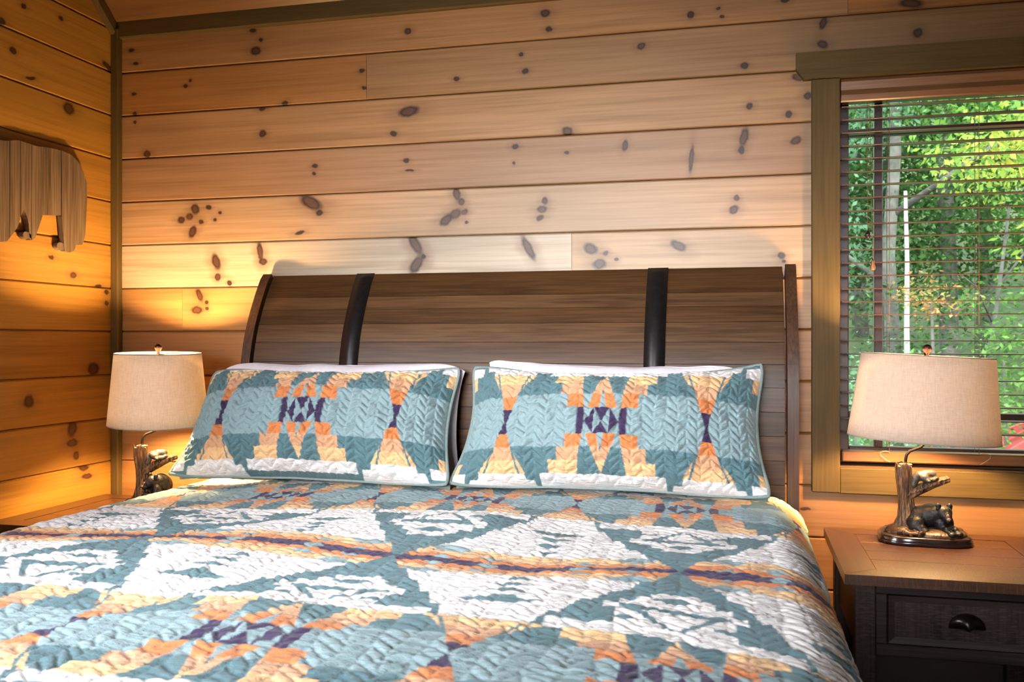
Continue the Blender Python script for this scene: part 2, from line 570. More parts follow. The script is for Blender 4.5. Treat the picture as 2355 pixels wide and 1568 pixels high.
# trims: corner post, left-slope trim, ceiling trim
def trim(name, mb, mat):
    o = mb.build(name, mat)
    o['kind'] = 'structure'
    return o
trim('trim_1', MB().box(0, .034, -.030, 0, 0, ZC - .01, .004), M['olive_v'])
tb = MB()
prof = [(0.0, ZC - .048), (-.015, ZC - .048), (-.020, ZC - .042), (-.020, ZC + .017), (0, ZC - .002)]
tb.prism(prof, 'x', .0, RX)
trim('trim_2', tb, M['olive'])
v = []
def lpt(s, d, x):  # along the slope on the left wall
    return (x, -s / cl + d * (SLOPE / cl), ZC + s * SLOPE / cl + d / cl)
pf = [(.0, -.003), (.0, -.045), (.016, -.045), (.022, -.038), (.022, -.003)]
for s in (-.02, 3.3):
    v += [lpt(s, d, x) for x, d in pf]
f = [(0, 1, 2, 3, 4), (9, 8, 7, 6, 5)] + [(i, i + 5, (i + 1) % 5 + 5, (i + 1) % 5) for i in range(5)]
o = mesh_obj('trim_3', v, f, M['olive_v'])
o['kind'] = 'structure'

# ------------------------------------------------------------------ window with casing, prairie bars and glass
M['bronze'] = plain('dark_bronze_frame', (.050, .018, .010), .4)
M['jamb'] = plain('window_jamb_wood', (.10, .05, .02), .5)
glass = NT('window_glass')
gt = glass.t
tr = glass.n('ShaderNodeBsdfTransparent')
tr.inputs['Color'].default_value = (.93, .97, .95, 1)
gl = glass.n('ShaderNodeBsdfGlossy')
gl.inputs['Roughness'].default_value = .01
mx = glass.n('ShaderNodeMixShader')
mx.inputs[0].default_value = .025
glass.l(tr.outputs[0], mx.inputs[1])
glass.l(gl.outputs[0], mx.inputs[2])
glass.l(mx.outputs[0], gt.nodes['Material Output'].inputs['Surface'])
M['glass'] = glass.m

win = empty('window_1')
win['kind'] = 'structure'
CW = .088
MB().box(WX0 - CW, WX0, -.022, 0, WZ0 - CW + .002, WZ1, .003).build('casing', M['olive_v'], win)
MB().box(WX1, WX1 + CW, -.022, 0, WZ0 - CW + .002, WZ1, .003).build('casing', M['olive_v'], win)
MB().box(WX0 - .001, WX1 + .001, -.021, 0, WZ0 - CW, WZ0 - .004, .003).build('casing', M['olive'], win)
hx0, hx1 = WX0 - CW - .048, WX1 + CW + .048
MB().prism([(hx0 + .024, WZ1 + .001), (hx1 - .024, WZ1 + .001), (hx1, WZ1 + .034), (hx1, WZ1 + .088), (hx0, WZ1 + .088), (hx0, WZ1 + .034)], 'y', -.028, 0).build('casing_header', M['olive'], win)
# jambs and sill
MB().box(WX0 - .012, WX0, 0, .16, WZ0 - .012, WZ1 + .012).build('jamb', M['jamb'], win)
MB().box(WX1, WX1 + .012, 0, .16, WZ0 - .012, WZ1 + .012).build('jamb', M['jamb'], win)
MB().box(WX0, WX1, 0, .16, WZ1, WZ1 + .012).build('jamb', M['jamb'], win)
MB().box(WX0, WX1, -.002, .16, WZ0 - .012, WZ0).build('window_sill', M['jamb'], win)
FY0, FY1 = .085, .13
MB().box(WX0, WX0 + .038, FY0, FY1, WZ0, WZ1, .003).build('window_frame', M['bronze'], win)
MB().box(WX1 - .038, WX1, FY0, FY1, WZ0, WZ1, .003).build('window_frame', M['bronze'], win)
MB().box(WX0 + .038, WX1 - .038, FY0, FY1, WZ1 - .05, WZ1, .003).build('window_frame', M['bronze'], win)
MB().box(WX0 + .038, WX1 - .038, FY0, FY1, WZ0, WZ0 + .055, .003).build('window_frame', M['bronze'], win)
pane = MB().box(WX0 + .03, WX1 - .03, .108, .112, WZ0 + .05, WZ1 - .045).build('pane', M['glass'], win)
for xb in (2.834, WX1 - .119 - .026):
    MB().box(xb, xb + .026, FY0 + .008, FY1 - .005, WZ0 + .05, WZ1 - .045, .002).build('glazing_bar', M['bronze'], win)
for zb in (1.932, .992):
    MB().box(WX0 + .035, WX1 - .035, FY0 + .009, FY1 - .006, zb, zb + .024, .002).build('glazing_bar', M['bronze'], win)

# simple frames of the two unseen windows added around the area lights
w2 = empty('added_window_2'); w2['kind'] = 'structure'
for b in ((-.12, -.02, LW[0], LW[0] + .05, LW[2], LW[3]), (-.12, -.02, LW[1] - .05, LW[1], LW[2], LW[3]), (-.12, -.02, LW[0], LW[1], LW[2], LW[2] + .05), (-.12, -.02, LW[0], LW[1], LW[3] - .05, LW[3])):
    MB().box(*b, .003).build('window_frame', M['bronze'], w2)
MB().box(-.19, -.17, LW[0] - .05, LW[1] + .05, LW[2] - .05, LW[3] + .05).build('sky_block_panel', M['jamb'], w2)  # added panel behind the left light, keeps the open sky out
w3 = empty('added_window_3'); w3['kind'] = 'structure'
for b in ((FW[0], FW[0] + .06, RY - .09, RY, FW[2], FW[3]), (FW[1] - .06, FW[1], RY - .09, RY, FW[2], FW[3]), (FW[0], FW[1], RY - .09, RY, FW[2], FW[2] + .06), (FW[0], FW[1], RY - .09, RY, FW[3] - .06, FW[3])):
    MB().box(*b, .003).build('window_frame', M['bronze'], w3)
MB().box(FW[0] - .05, FW[1] + .05, RY - .22, RY - .20, FW[2] - .05, FW[3] + .05).build('sky_block_panel', M['jamb'], w3)  # added panel blocking sky light behind the front area light

# ------------------------------------------------------------------ wooden venetian blind
blind = empty('window_blind', (0, 0, 0), 0, 'brown wooden venetian blind with open slats hanging in the window', 'blind')
M['valance'] = stained('valance_wood', (.20, .092, .033), (.14, .058, .020), 'x', 8, .35)
M['slat'] = plain('slat_stain', (.085, .030, .018), .30, spec=.6)
M['cordm'] = plain('cord_brown', (.16, .06, .03), .7)
BX0, BX1 = WX0 + .004, WX1 - .004
MB().prism([(-.004, 2.024), (.004, 2.024), (.004, 2.098), (-.004, 2.098), (-.011, 2.088), (-.008, 2.062), (-.012, 2.045), (-.008, 2.028)], 'x', BX0, BX1).build('valance', M['valance'], blind)
MB().box(BX0 + .01, BX1 - .01, .012, .062, 2.03, 2.085).build('headrail', M['slat'], blind)
SLZ = 2.013
slat_me = None
for i in range(26):
    z = SLZ - .0424 * i
    if z < .915: break
    if slat_me is None:
        o = MB().box(BX0 + .004, BX1 - .004, .014, .056, -.0013, .0013, .0008).build('slat', M['slat'], blind)
        slat_me = o.data
    else:
        o = link(bpy.data.objects.new('slat', slat_me), blind)
    o.location = (0, 0, z)
    o.rotation_euler = (math.radians(1.5), 0, 0)
MB().box(BX0 + .004, BX1 - .004, .002, .058, .858, .893, .004).build('bottom_rail', M['valance'], blind)
for lx in (2.868, 3.132, 3.40, 3.62):
    for yy in (.008, .062):
        MB().tube([(lx, yy, .89), (lx, yy, 2.03)], .0009, 5).build('ladder_cord', M['cordm'], blind)
MB().tube([(2.800, .004, 2.03), (2.802, .004, 1.6)], .0009, 5).build('tilt_cord', M['cordm'], blind)
kn = MB().lathe([(.002, .014), (.007, .008), (.0095, 0), (.007, -.008), (.002, -.012)], (2.802, .003, 1.592), 12).build('cord_knob', plain('knob_dark', (.03, .012, .01), .2), blind, True)
MB().tube([(2.808, .006, 2.03), (2.817, .005, 1.52)], .0009, 5).build('lift_cord', M['cordm'], blind)
MB().lathe([(.003, .016), (.006, .010), (.005, .004), (.009, -.010), (.007, -.018), (.002, -.019)], (2.817, .004, 1.497), 12).build('cord_tassel', M['valance'], blind, True)
for lx, sg in ((2.868, -1), (3.132, 1)):
    pts = [(lx, .0, .893), (lx + .012 * sg, -.004, .897), (lx + .030 * sg, -.006, .893), (lx + .028 * sg, -.006, .882), (lx + .01 * sg, -.005, .868), (lx, -.004, .862)]
    MB().tube(pts, .0011, 5).build('cord_loop', plain('cord_tan', (.55, .33, .2), .7), blind)

# ------------------------------------------------------------------ bed frame with sleigh headboard
M['rustic'] = [stained('headboard_stain_%d' % i, b, d, 'x', i * 3.3, .42, 0, .3) for i, (b, d) in enumerate([
    ((.074, .032, .010), (.026, .011, .004)), ((.086, .038, .012), (.031, .013, .005)), ((.108, .052, .020), (.046, .021, .009)), ((.096, .045, .016), (.036, .016, .006)), ((.080, .036, .012), (.031, .013, .005))])]
M['post'] = stained('post_stain', (.080, .036, .016), (.035, .015, .008), 'z', 6, .42, 0, .3)
M['strap'] = plain('black_metal_strap', (.022, .018, .018), .36, .6, .2, 60)
HX0, HX1 = .668, 2.577
HP = np.array([(-.030, 1.494), (-.058, 1.462), (-.096, 1.40), (-.132, 1.335), (-.163, 1.264), (-.186, 1.178), (-.196, 1.10), (-.200, 1.0), (-.200, .45)])
for _ in range(3):               # round the profile
    HP = np.concatenate([HP[:1], np.stack([HP[:-1] * .75 + HP[1:] * .25, HP[:-1] * .25 + HP[1:] * .75], 1).reshape(-1, 2), HP[-1:]])
seg = np.concatenate([[0], np.cumsum(np.hypot(*np.diff(HP, axis=0).T))])


def hb(s):
    """point of the headboard face at arc length s below its top, with its outward normal (y,z)"""
    y, z = np.interp(s, seg, HP[:, 0]), np.interp(s, seg, HP[:, 1])
    e = .02
    ty, tz = np.interp(s + e, seg, HP[:, 0]) - np.interp(s - e, seg, HP[:, 0]), np.interp(s + e, seg, HP[:, 1]) - np.interp(s - e, seg, HP[:, 1])
    L = math.hypot(ty, tz)
    return (y, z), (tz / L, -ty / L)          # normal pointing to the room (-y)


def hb_strip(mb, x0, x1, s0, s1, off0, off1, n=6, cham=0):
    """curved slab following the headboard between arc lengths s0..s1; off = distances of its two faces in front of the profile"""
    P = []
    for i in range(n + 1):
        s = s0 + (s1 - s0) * i / n
        (y, z), (ny, nz) = hb(s)
        c = cham if i in (0, n) else 0
        P.append(((y + ny * (off1 - c), z + nz * (off1 - c)), (y + ny * off0, z + nz * off0)))
    poly = [p[0] for p in P] + [p[1] for p in P[::-1]]
    v, m = [], n + 1
    for x in (x0, x1):
        v += [(x, *p[0]) for p in P] + [(x, *p[1]) for p in P]
    f = []
    for i in range(n):
        f += [(i, i + 1, 2 * m + i + 1, 2 * m + i), (m + i, 3 * m + i, 3 * m + i + 1, m + i + 1)]
        f += [(i, m + i, m + i + 1, i + 1), (2 * m + i, 2 * m + i + 1, 3 * m + i + 1, 3 * m + i)]
    f += [(0, 2 * m, 3 * m, m), (n, m + n, 3 * m + n, 2 * m + n)]
    return mb.add(v, f)


bed = empty('bed', ((HX0 + HX1) / 2, -1.2, 0), 0, 'king bed with dark brown sleigh headboard and black metal straps', 'bed')
bed.location = (0, 0, 0)
splits = [0, .105, .158, .216, .285, .357, .43, .505, .58, .655, .73, .80, .88, .97]
for i, (a, b) in enumerate(zip(splits[:-1], splits[1:])):
    mb = MB()
    hb_strip(mb, HX0 + .042, HX1 - .042, a + .0009, b - .0009, -.022, .0, 6, 0)
    mb.build('headboard_plank', M['rustic'][(i * 2 + (i > 2)) % 5], bed, False)
mb = MB(); hb_strip(mb, HX0 + .04, HX1 - .04, .004, .96, -.034, -.024, 24); mb.build('headboard_back', M['post'], bed)
for x0, x1 in ((HX0, HX0 + .034), (HX1 - .034, HX1)):
    mb = MB(); hb_strip(mb, x0, x1, -.006, .99, -.05, .012, 30, .003)
    mb.build('headboard_post', M['post'], bed, False)
    MB().box(x0 - .0, x1, -.235, -.165, 0, .46, .004).build('leg', M['post'], bed)
for x0, x1 in ((1.044, 1.112), (2.100, 2.168)):
    mb = MB(); hb_strip(mb, x0, x1, -.002, .97, -.001, .0045, 40, .001)
    mb.build('metal_strap', M['strap'], bed, True)
MB().box(.655, .69, -2.2, -.2, .22, .42, .004).build('side_rail', M['post'], bed)
MB().box(2.44, 2.475, -2.2, -.2, .22, .42, .004).build('side_rail', M['post'], bed)
MB().box(.655, 2.475, -2.24, -2.2, .22, .44, .004).build('foot_rail', M['post'], bed)
for x in (.66, 2.41):
    MB().box(x, x + .06, -2.24, -2.18, 0, .22, .004).build('leg', M['post'], bed)
MB().box(.66, 2.47, -2.19, -.215, .30, .735, .05).build('mattress', plain('mattress_cover', (.75, .73, .7), .9), bed)

# ------------------------------------------------------------------ quilt: woven pattern as a function of position on the cloth
C_TEAL = np.array((.098, .180, .196)); C_LIGHT = np.array((.240, .335, .345)); C_WHITE = np.array((.74, .70, .665))
C_YEL = np.array((.74, .46, .225)); C_TAN = np.array((.60, .325, .18)); C_OR = np.array((.60, .205, .068)); C_PUR = np.array((.045, .026, .070))
WM, HM, BH = .61, .634, .052


def pattern(U, V, k=1.0, bh=BH):
    """U in column periods, V in half row periods (0 motif row, 1 stripe row); k scales motif widths. returns rgb"""
    fu = U - np.round(U)
    a = np.abs(fu) * WM                       # distance from the motif column
    d = WM / 2 - a                            # distance from the hourglass column
    fv = np.abs(V - 2 * np.round(V / 2))
    v = fv * HM
    out = np.where((v < 2 * bh)[..., None], C_LIGHT, C_TEAL)

    def put(mask, c):
        out[mask] = c
    band = np.where(v < bh, 0, np.where(v < 2 * bh, 1, np.where(v < 3 * bh, 2, np.where(v < 4 * bh, 3, 4))))
    cols = np.stack([C_PUR, C_OR, C_TAN, C_YEL, C_WHITE])
    bc = cols[band]
    # --- motif: purple centre
    b = v / bh
    A1, A2, A3, A4 = .027 * k, .058 * k, .064 * k, .086 * k
    p = (band == 0) & (((a < A4) & (a > A2 + (A3 - A2) * b)) | ((a > A1) & (a < A2 - (A2 - A1) * b)) | ((a < A1) & (b > a / A1)))
    put(p, C_PUR)
    # --- stepped bars
    outer = np.array([0, .123, .150, .180, .213])[band] * k
    inner = (.064 + (v - bh) / (3 * bh) * .020) * k
    st = (band > 0) & (band < 4) & (a < outer) & (a > inner)
    out[st] = bc[st]
    cr = (v > 4 * bh) & (v < 4.9 * bh) & (a < outer)
    put(cr, C_WHITE)
    # --- triangle with spike
    tw = .052 * k * (4 * bh - v) / (3 * bh)
    sp = .013 * k * (2.5 * bh - v) / (1.5 * bh)
    tr_ = (band > 0) & (band < 4) & (a < tw) & ~((a < sp) & (v < 2.5 * bh))
    out[tr_] = bc[tr_]
    # --- white winged figure
    w = np.zeros(v.shape, bool)
    w |= (v > .43) & (v < .458) & (a < .046)
    w |= (v > .402) & (v <= .43) & (a < .072)
    w |= (v > .362) & (v <= .402) & (a < .102)
    w |= (v > .335) & (v < .375) & (a >= .100) & (a < .128)
    w &= ~(np.abs(v - .412) < .020 * (1 - a / .046))
    w |= (v > .253) & (v < .338) & (a < .060 * (v - .253) / .085)
    w |= (v > .255) & (v < .352) & (a > .012 + (v - .255) / .09 * .075) & (a < .105) & ~((v > .285) & (v < .30) & (a > .066))
    put(w & (k > .9), C_WHITE)
    # --- hourglass between the columns
    hw = WM / 2 * np.clip(v / HM, 0, 1) ** 1.5 + .010 * np.clip(v / .05, 0, 1)
    teeth = np.where((v > .20) & (v < .60), .016 * (1 - ((v - .20) / .085) % 1.0), 0)
    hw = hw + teeth - .010 * (v > .2)
    hg = d < hw
    if k < .95: hg = d < np.where(v < .2, .27 * v + .004, .082 + (v - .2) * .3) + .02 * (v > 4 * bh)
    out[hg] = bc[hg]
    wv = hw if k >= .95 else np.where(v < .2, .27 * v + .004, .082 + (v - .2) * .3)
    v0, v1 = 2.5 * bh, 4 * bh
    fl_ = (v > v0) & (v < v1) & (d > wv + .007) & (d < wv + .007 + .017 * (v - v0) / (v1 - v0))
    out[fl_] = bc[fl_]
    # --- leaf chevrons inside the white diamond
    for vi, h_, t_ in ((.338, .080, .040), (.396, .048, .030), (.442, .038, .026), (.490, .030, .032)):
        q = np.clip(1 - d / h_, 0, 1)
        put((d < h_) & (v - vi < t_ * q ** 1.25) & (v - vi > -.016 * q * (vi < .35)) & hg, C_TEAL)
    # --- the long stripe
    s = HM - v
    put((s < .096 + .008 * (np.abs(((d + 9) / .05) % 2 - 1))) & hg, C_YEL)
    put((s < .068) & (s > .04) & hg, C_YEL * .5 + C_TAN * .5)
    put((s < .046) & hg, C_OR)
    dia = (np.abs(d - .205) / .050 + s / .040 < 1) | (np.abs(d - .10) / .026 + np.abs(s - .05) / .016 < 1) | ((np.abs(d - .205) / .055 + np.abs(s - .088) / .024 < 1))
    put(dia & hg, C_LIGHT)
    put((s < .021) & hg & ~(np.abs(d - .10) / .028 + s / .026 < 1), C_PUR)
    put((np.abs(d - .10) / .028 + s / .026 < 1) & hg, C_LIGHT)
    return out


def smooth_noise(shape, cells, seed):
    """value noise on a grid (ny,nx) with given number of cells"""
    r = np.random.default_rng(seed)
    cy, cx = cells
    g = r.random((cy + 3, cx + 3)) - .5
    y = np.linspace(0, cy, shape[0]); x = np.linspace(0, cx, shape[1])
    yi = y.astype(int); xi = x.astype(int)
    fy = (y - yi); fx = (x - xi)
    fy = (fy * fy * (3 - 2 * fy))[:, None]; fx = (fx * fx * (3 - 2 * fx))[None, :]
    g00 = g[np.ix_(yi, xi)]; g01 = g[np.ix_(yi, xi + 1)]; g10 = g[np.ix_(yi + 1, xi)]; g11 = g[np.ix_(yi + 1, xi + 1)]
    return (g00 * (1 - fx) + g01 * fx) * (1 - fy) + (g10 * (1 - fx) + g11 * fx) * fy


def herring(x, y, cw=.036, sp=.027):
    """height of the zigzag quilting: 0 on stitches, 1 on the puffs"""
    ci = np.floor(x / cw)
    fx = x / cw - ci
    sgn = np.where(ci.astype(int) % 2 == 0, 1, -1)
    ph = (y + sgn * (fx - .5) * cw * .8) / sp
    t = np.abs(ph - np.round(ph)) * 2
    e = np.minimum(fx, 1 - fx) * 2
    return np.minimum(1 - np.exp(-(t / .30) ** 2), .45 + .55 * (1 - np.exp(-(e / .2) ** 2))) * (.75 + .25 * t)


fab = NT('quilted_cotton')
at = fab.n('ShaderNodeAttribute', attribute_name='pattern')
fn = fab.noise(fab.coord((1, 1, 1)), 420, 1, .6)
fn2 = fab.noise(fab.coord((34, 120, 120)), 1, 3, .65, 0)
fc = fab.mix(.18, at.outputs['Color'], fab.ramp(fn, [(.3, (.55, .55, .55)), (.7, (1, 1, 1))]).outputs['Color'], 'MULTIPLY')
fab.set(Base_Color=fc, Roughness=.92)
fab.b.inputs['Specular IOR Level'].default_value = .15
fab.b.inputs['Sheen Weight'].default_value = .15
hm = fab.n('ShaderNodeMath', operation='ADD')
hm.inputs[0].default_value = 0; fab.l(fn2, hm.inputs[1])
fab.bump(hm.outputs[0], .75, .006)
M['quilt'] = fab.m

ZB = .782
# where points of the pattern lie on the bed (column, row) <- measured in the photograph
CTRL = [((0, 0), (650, 1138)), ((1, 0), (1090, 1148)), ((2, 0), (1580, 1172)), ((-.5, 0), (430, 1130)), ((.5, 0), (868, 1142)), ((1.5, 0), (1327, 1160)),
        ((0, 1), (352, 1232)), ((1, 1), (905, 1280)), ((2, 1), (1562, 1307)), ((1, 2), (570, 1465)), ((2, 2), (1585, 1553)), ((1.5, 2), (1025, 1508)), ((.5, 2), (140, 1440)),
        ((1.5, 1), (1225, 1304)), ((.5, 1), (640, 1243)), ((2.34, 1.64), (1849, 1518)), ((2.195, 1.90), (1735, 1550))]
src = np.array([onz(*p, ZB)[:2] for _, p in CTRL]); dst = np.array([q for q, _ in CTRL], float)


def tps(src, dst, lam=1e-3):
    n = len(src)
    def ker(r2): return .5 * r2 * np.log(r2 + 1e-12)
    K = ker(((src[:, None] - src[None]) ** 2).sum(-1)) + lam * np.eye(n)
    Pm = np.concatenate([np.ones((n, 1)), src], 1)
    A = np.block([[K, Pm], [Pm.T, np.zeros((3, 3))]])
    W = np.linalg.solve(A, np.concatenate([dst, np.zeros((3, 2))]))
    def f(x, y):
        o = W[n] + x[..., None] * W[n + 1] + y[..., None] * W[n + 2]
        for i in range(n):
            o = o + ker((x - src[i, 0]) ** 2 + (y - src[i, 1]) ** 2)[..., None] * W[i]
        return o
    return f


fmap = tps(src, dst, .02)
QL, QR, QF = .625, 2.475, -2.16          # where the flat top ends: left, right, foot
RL, RR, RF = .055, .115, .07
DX = .0030
sx = np.arange(QL - .32, QR + .52, DX); sy = np.arange(-.225, QF - .22, -DX)
SX, SY = np.meshgrid(sx, sy)


def drape(t, r, flare):
    """distance t past the edge -> (outward, down)"""
    q = r * math.pi / 2
    ang = np.clip(t / r, 0, math.pi / 2)
    extra = np.clip(t - q, 0, None)
    return np.where(t > 0, r * np.sin(ang) + extra * flare, 0), np.where(t > 0, r * (1 - np.cos(ang)) + extra * math.sqrt(1 - flare ** 2), 0)


oL, dL = drape(QL - SX, RL, .04); oR, dR = drape(SX - QR, RR, .10); oF, dF = drape(QF - SY, RF, .05)
X = np.clip(SX, QL, QR) - oL + oR
Y = np.maximum(SY, QF) - oF
Zq = ZB - np.maximum(np.maximum(dL, dR), dF)
top = np.clip(1 - np.maximum(np.maximum(dL, dR), dF) / .10, 0, 1)
wave = .020 * smooth_noise(SX.shape, (7, 6), 3) + .011 * smooth_noise(SX.shape, (16, 13), 4)
wave += .008 * np.exp(-((SX - 1.75 - .1 * (SY + 1)) / .10) ** 2) * np.exp(-((SY + .85) / .3) ** 2)
Zq = Zq + wave * (.25 + .75 * top) - .010 * np.clip(((SX - 1.55) / .95) ** 2, 0, 1) * top
relief = .0036 * herring(SX + .034 * smooth_noise(SX.shape, (30, 30), 8), SY + .030 * smooth_noise(SX.shape, (34, 34), 9), .044, .031)
relief += .0030 * smooth_noise(SX.shape, (210, 60), 5) + .0030 * smooth_noise(SX.shape, (340, 110), 6) + .0026 * smooth_noise(SX.shape, (80, 40), 7)
nrmx = np.where(dR > .04, 1, np.where(dL > .03, -1, 0)) * (1 - top)
X = X + nrmx * (relief + .012 * smooth_noise(SX.shape, (9, 26), 12))
Y = Y - (dF > .04) * (1 - top) * relief
Zq = Zq + relief * (.2 + .8 * top)
acc = 0
for ox, oy in ((-.3, -.2), (.25, -.3), (.3, .25), (-.2, .3)):
    UV = fmap(SX + ox * DX, np.clip(SY, -3, 0) + oy * DX)
    acc = acc + pattern(UV[..., 0], UV[..., 1])
quilt = grid_obj('quilt', np.stack([X, Y, Zq], -1), M['quilt'], None, acc / 4)
tag(quilt, 'quilted bedspread with teal, white, orange and purple geometric motifs spread over the bed', 'quilt')


# ------------------------------------------------------------------ pillows
def pillow_surface(hwid, hhei, thick, nx, ny, pinch_x, pinch_y, seed, relief=0.0, cols=None, flange=.06):
    """returns front and back grids (ny,nx,3) in pillow space: x width, y depth (front is -y), z height"""
    s = np.linspace(-1, 1, nx); t = np.linspace(-1, 1, ny)
    S, T = np.meshgrid(s, t)
    x = hwid * S * (1 - pinch_x * (1 - T ** 2) * np.abs(S) ** 3)
    z = hhei * T * (1 - pinch_y * (1 - S ** 2) * np.abs(T) ** 3)
    e = np.clip(1 - np.abs(S) ** 2.3, 0, 1) ** .68 * np.clip(1 - np.abs(T) ** 2.3, 0, 1) ** .70
    lump = 1 + .16 * smooth_noise(S.shape, (4, 6), seed)
    y = -thick * e * lump
    y = y + .010 * smooth_noise(S.shape, (5, 9), seed + 1)
    return S, T, x, y, z, e


def place(x, y, z, lean, c, rz=0, bend=0):
    """lean back about the bottom edge, then move to c (bottom centre)"""
    cy, sy_ = math.cos(lean), math.sin(lean)
    Y = y * cy + z * sy_
    Zz = -y * sy_ + z * cy
    cz, sz = math.cos(rz), math.sin(rz)
    return np.stack([c[0] + x * cz - Y * sz, c[1] + x * sz + Y * cz, c[2] + Zz], -1)


def sham(label, c, hw, hh, lean, rz, seed, uoff, voff, top_dip, corner, lshift):
    nx, ny = 330, 190
    S, T, x, y, z, e = pillow_surface(hw, hh, .135, nx, ny, .085, .10, seed)
    # drooping top edge and dog-eared corners
    z = z - top_dip * (1 - S ** 2) * np.clip(T, 0, 1) ** 2
    z = z + corner[0] * np.clip(-S, 0, 1) ** 6 * np.clip(T, 0, 1) ** 4 + corner[1] * np.clip(S, 0, 1) ** 6 * np.clip(T, 0, 1) ** 4
    cr_ = 1 - .040 * np.abs(S) ** 7 * np.abs(T) ** 7
    x = x * cr_; z = z * cr_
    x = x * (1 - .022 * T) + .03 * lshift * np.clip(-S, 0, 1) * np.clip(T, 0, 1)
    y = y - .03 * np.abs(S) ** 5 * np.clip(-T, 0, 1) ** 3
    px, pz = S * hw, T * hh
    rel = herring(px + 5 + .01 * smooth_noise(S.shape, (12, 20), seed + 8), pz + 5 + .014 * smooth_noise(S.shape, (14, 20), seed + 9), .032, .025) * .0090 + .008 * smooth_noise(S.shape, (40, 60), seed + 3) + .016 * smooth_noise(S.shape, (12, 20), seed + 4)
    yf = y - rel * np.clip(e * 4, .15, 1)
    acc = 0
    for ox, oy in ((-.3, -.2), (.25, -.3), (.3, .25), (-.2, .3)):
        U = (px + ox * 2 * hw / nx) / WM + uoff
        V = (pz + oy * 2 * hh / ny + voff) / HM
        V = V * np.where(V < 0, 1.2, .97)
        acc = acc + pattern(U, V, .86, .0445)
    cols = acc / 4
    z = z + hh            # bottom edge at 0
    root = empty('pillow_sham', (0, 0, 0), 0, label, 'pillow', 'patterned shams in front of the headboard')
    front = grid_obj('sham_front', place(x, yf, z, lean, c, rz), M['quilt'], root, cols)
    back = grid_obj('sham_back', place(x[:, ::-1], -.75 * y[:, ::-1] + .004, z[:, ::-1], lean, c, rz), M['sham_back'], root)
    # piped rim
    ring = [(0, i) for i in range(0, nx, 6)] + [(j, nx - 1) for j in range(0, ny, 6)] + [(ny - 1, i) for i in range(nx - 1, -1, -6)] + [(j, 0) for j in range(ny - 1, -1, -6)]
    Pw = place(x * 1.004, y, z, lean, c, rz)
    mb = MB().tube([Pw[r] for r in ring] + [Pw[ring[0]]], .0055, 7)
    mb.build('piped_edge', M['sham_back'], root, True)
    return root


M['sham_back'] = plain('sage_binding', (.20, .25, .235), .9, 0, .1, 200)
sham('patterned sham on the side of the lit left lamp, leaning on the headboard', (1.055, -.462, .792), .480, .208, math.radians(27), .015, 21, 0.0, .012, .010, (-.018, .004), 1)
sham('patterned sham nearer the window, with taller right corner', (2.008, -.440, .792), .478, .211, math.radians(25), -.02, 35, 0.0, .030, .022, (-.006, .012), 0)

M['linen'] = plain('lilac_white_cotton', (.74, .68, .72), .85, 0, .05, 60)


def white_pillow(label, c, hw, hh, lean, seed, rz, lift):
    S, T, x, y, z, e = pillow_surface(hw, hh, .09, 120, 70, .05, .06, seed)
    z = z - .03 * np.abs(S) ** 10 * np.clip(T, 0, 1) ** 3        # rounded corners
    z = z + lift * np.clip(-S, 0, 1) ** 3 * np.clip(T, 0, 1) ** 2 + .012 * smooth_noise(S.shape, (3, 10), seed + 5) * np.clip(T, 0, 1)
    y = y + .012 * smooth_noise(S.shape, (8, 12), seed + 2) * np.clip(e * 3, 0, 1)
    z = z + hh
    root = empty('bed_pillow', (0, 0, 0), 0, label, 'pillow', 'plain pillows behind the shams')
    grid_obj('pillow_front', place(x, y, z, lean, c, rz), M['linen'], root)
    grid_obj('pillow_back', place(x[:, ::-1], -.5 * y[:, ::-1], z[:, ::-1], lean, c, rz), M['linen'], root)
    return root


white_pillow('white pillow almost hidden behind the sham on the left', (1.08, -.30, .79), .44, .197, math.radians(9), 51, 0, .0)
white_pillow('lilac-white pillow peeking above the sham nearer the window', (2.0, -.295, .79), .40, .198, math.radians(9), 63, 0, .022)

# ------------------------------------------------------------------ nightstands
M['ns_top'] = [stained('nightstand_top_%d' % i, b, (.026, .010, .005), ax, i * 2.7, .30, s_, .95) for i, (b, ax, s_) in enumerate([((.068, .025, .011), 'x', .9), ((.066, .024, .010), 'y', 0), ((.062, .022, .009), 'x', .9), ((.072, .027, .012), 'x', .7)])]
M['ns_dark'] = stained('nightstand_dark', (.034, .022, .018), (.010, .007, .006), 'z', 3, .5, .8, .25)
M['ns_rail'] = stained('nightstand_rail', (.036, .024, .020), (.012, .008, .007), 'x', 5, .5, 0, .25)
M['ns_in'] = plain('nightstand_inside', (.03, .018, .013), .7)
M['pull'] = plain('oil_rubbed_bronze', (.03, .022, .018), .28, .85, .2, 40)


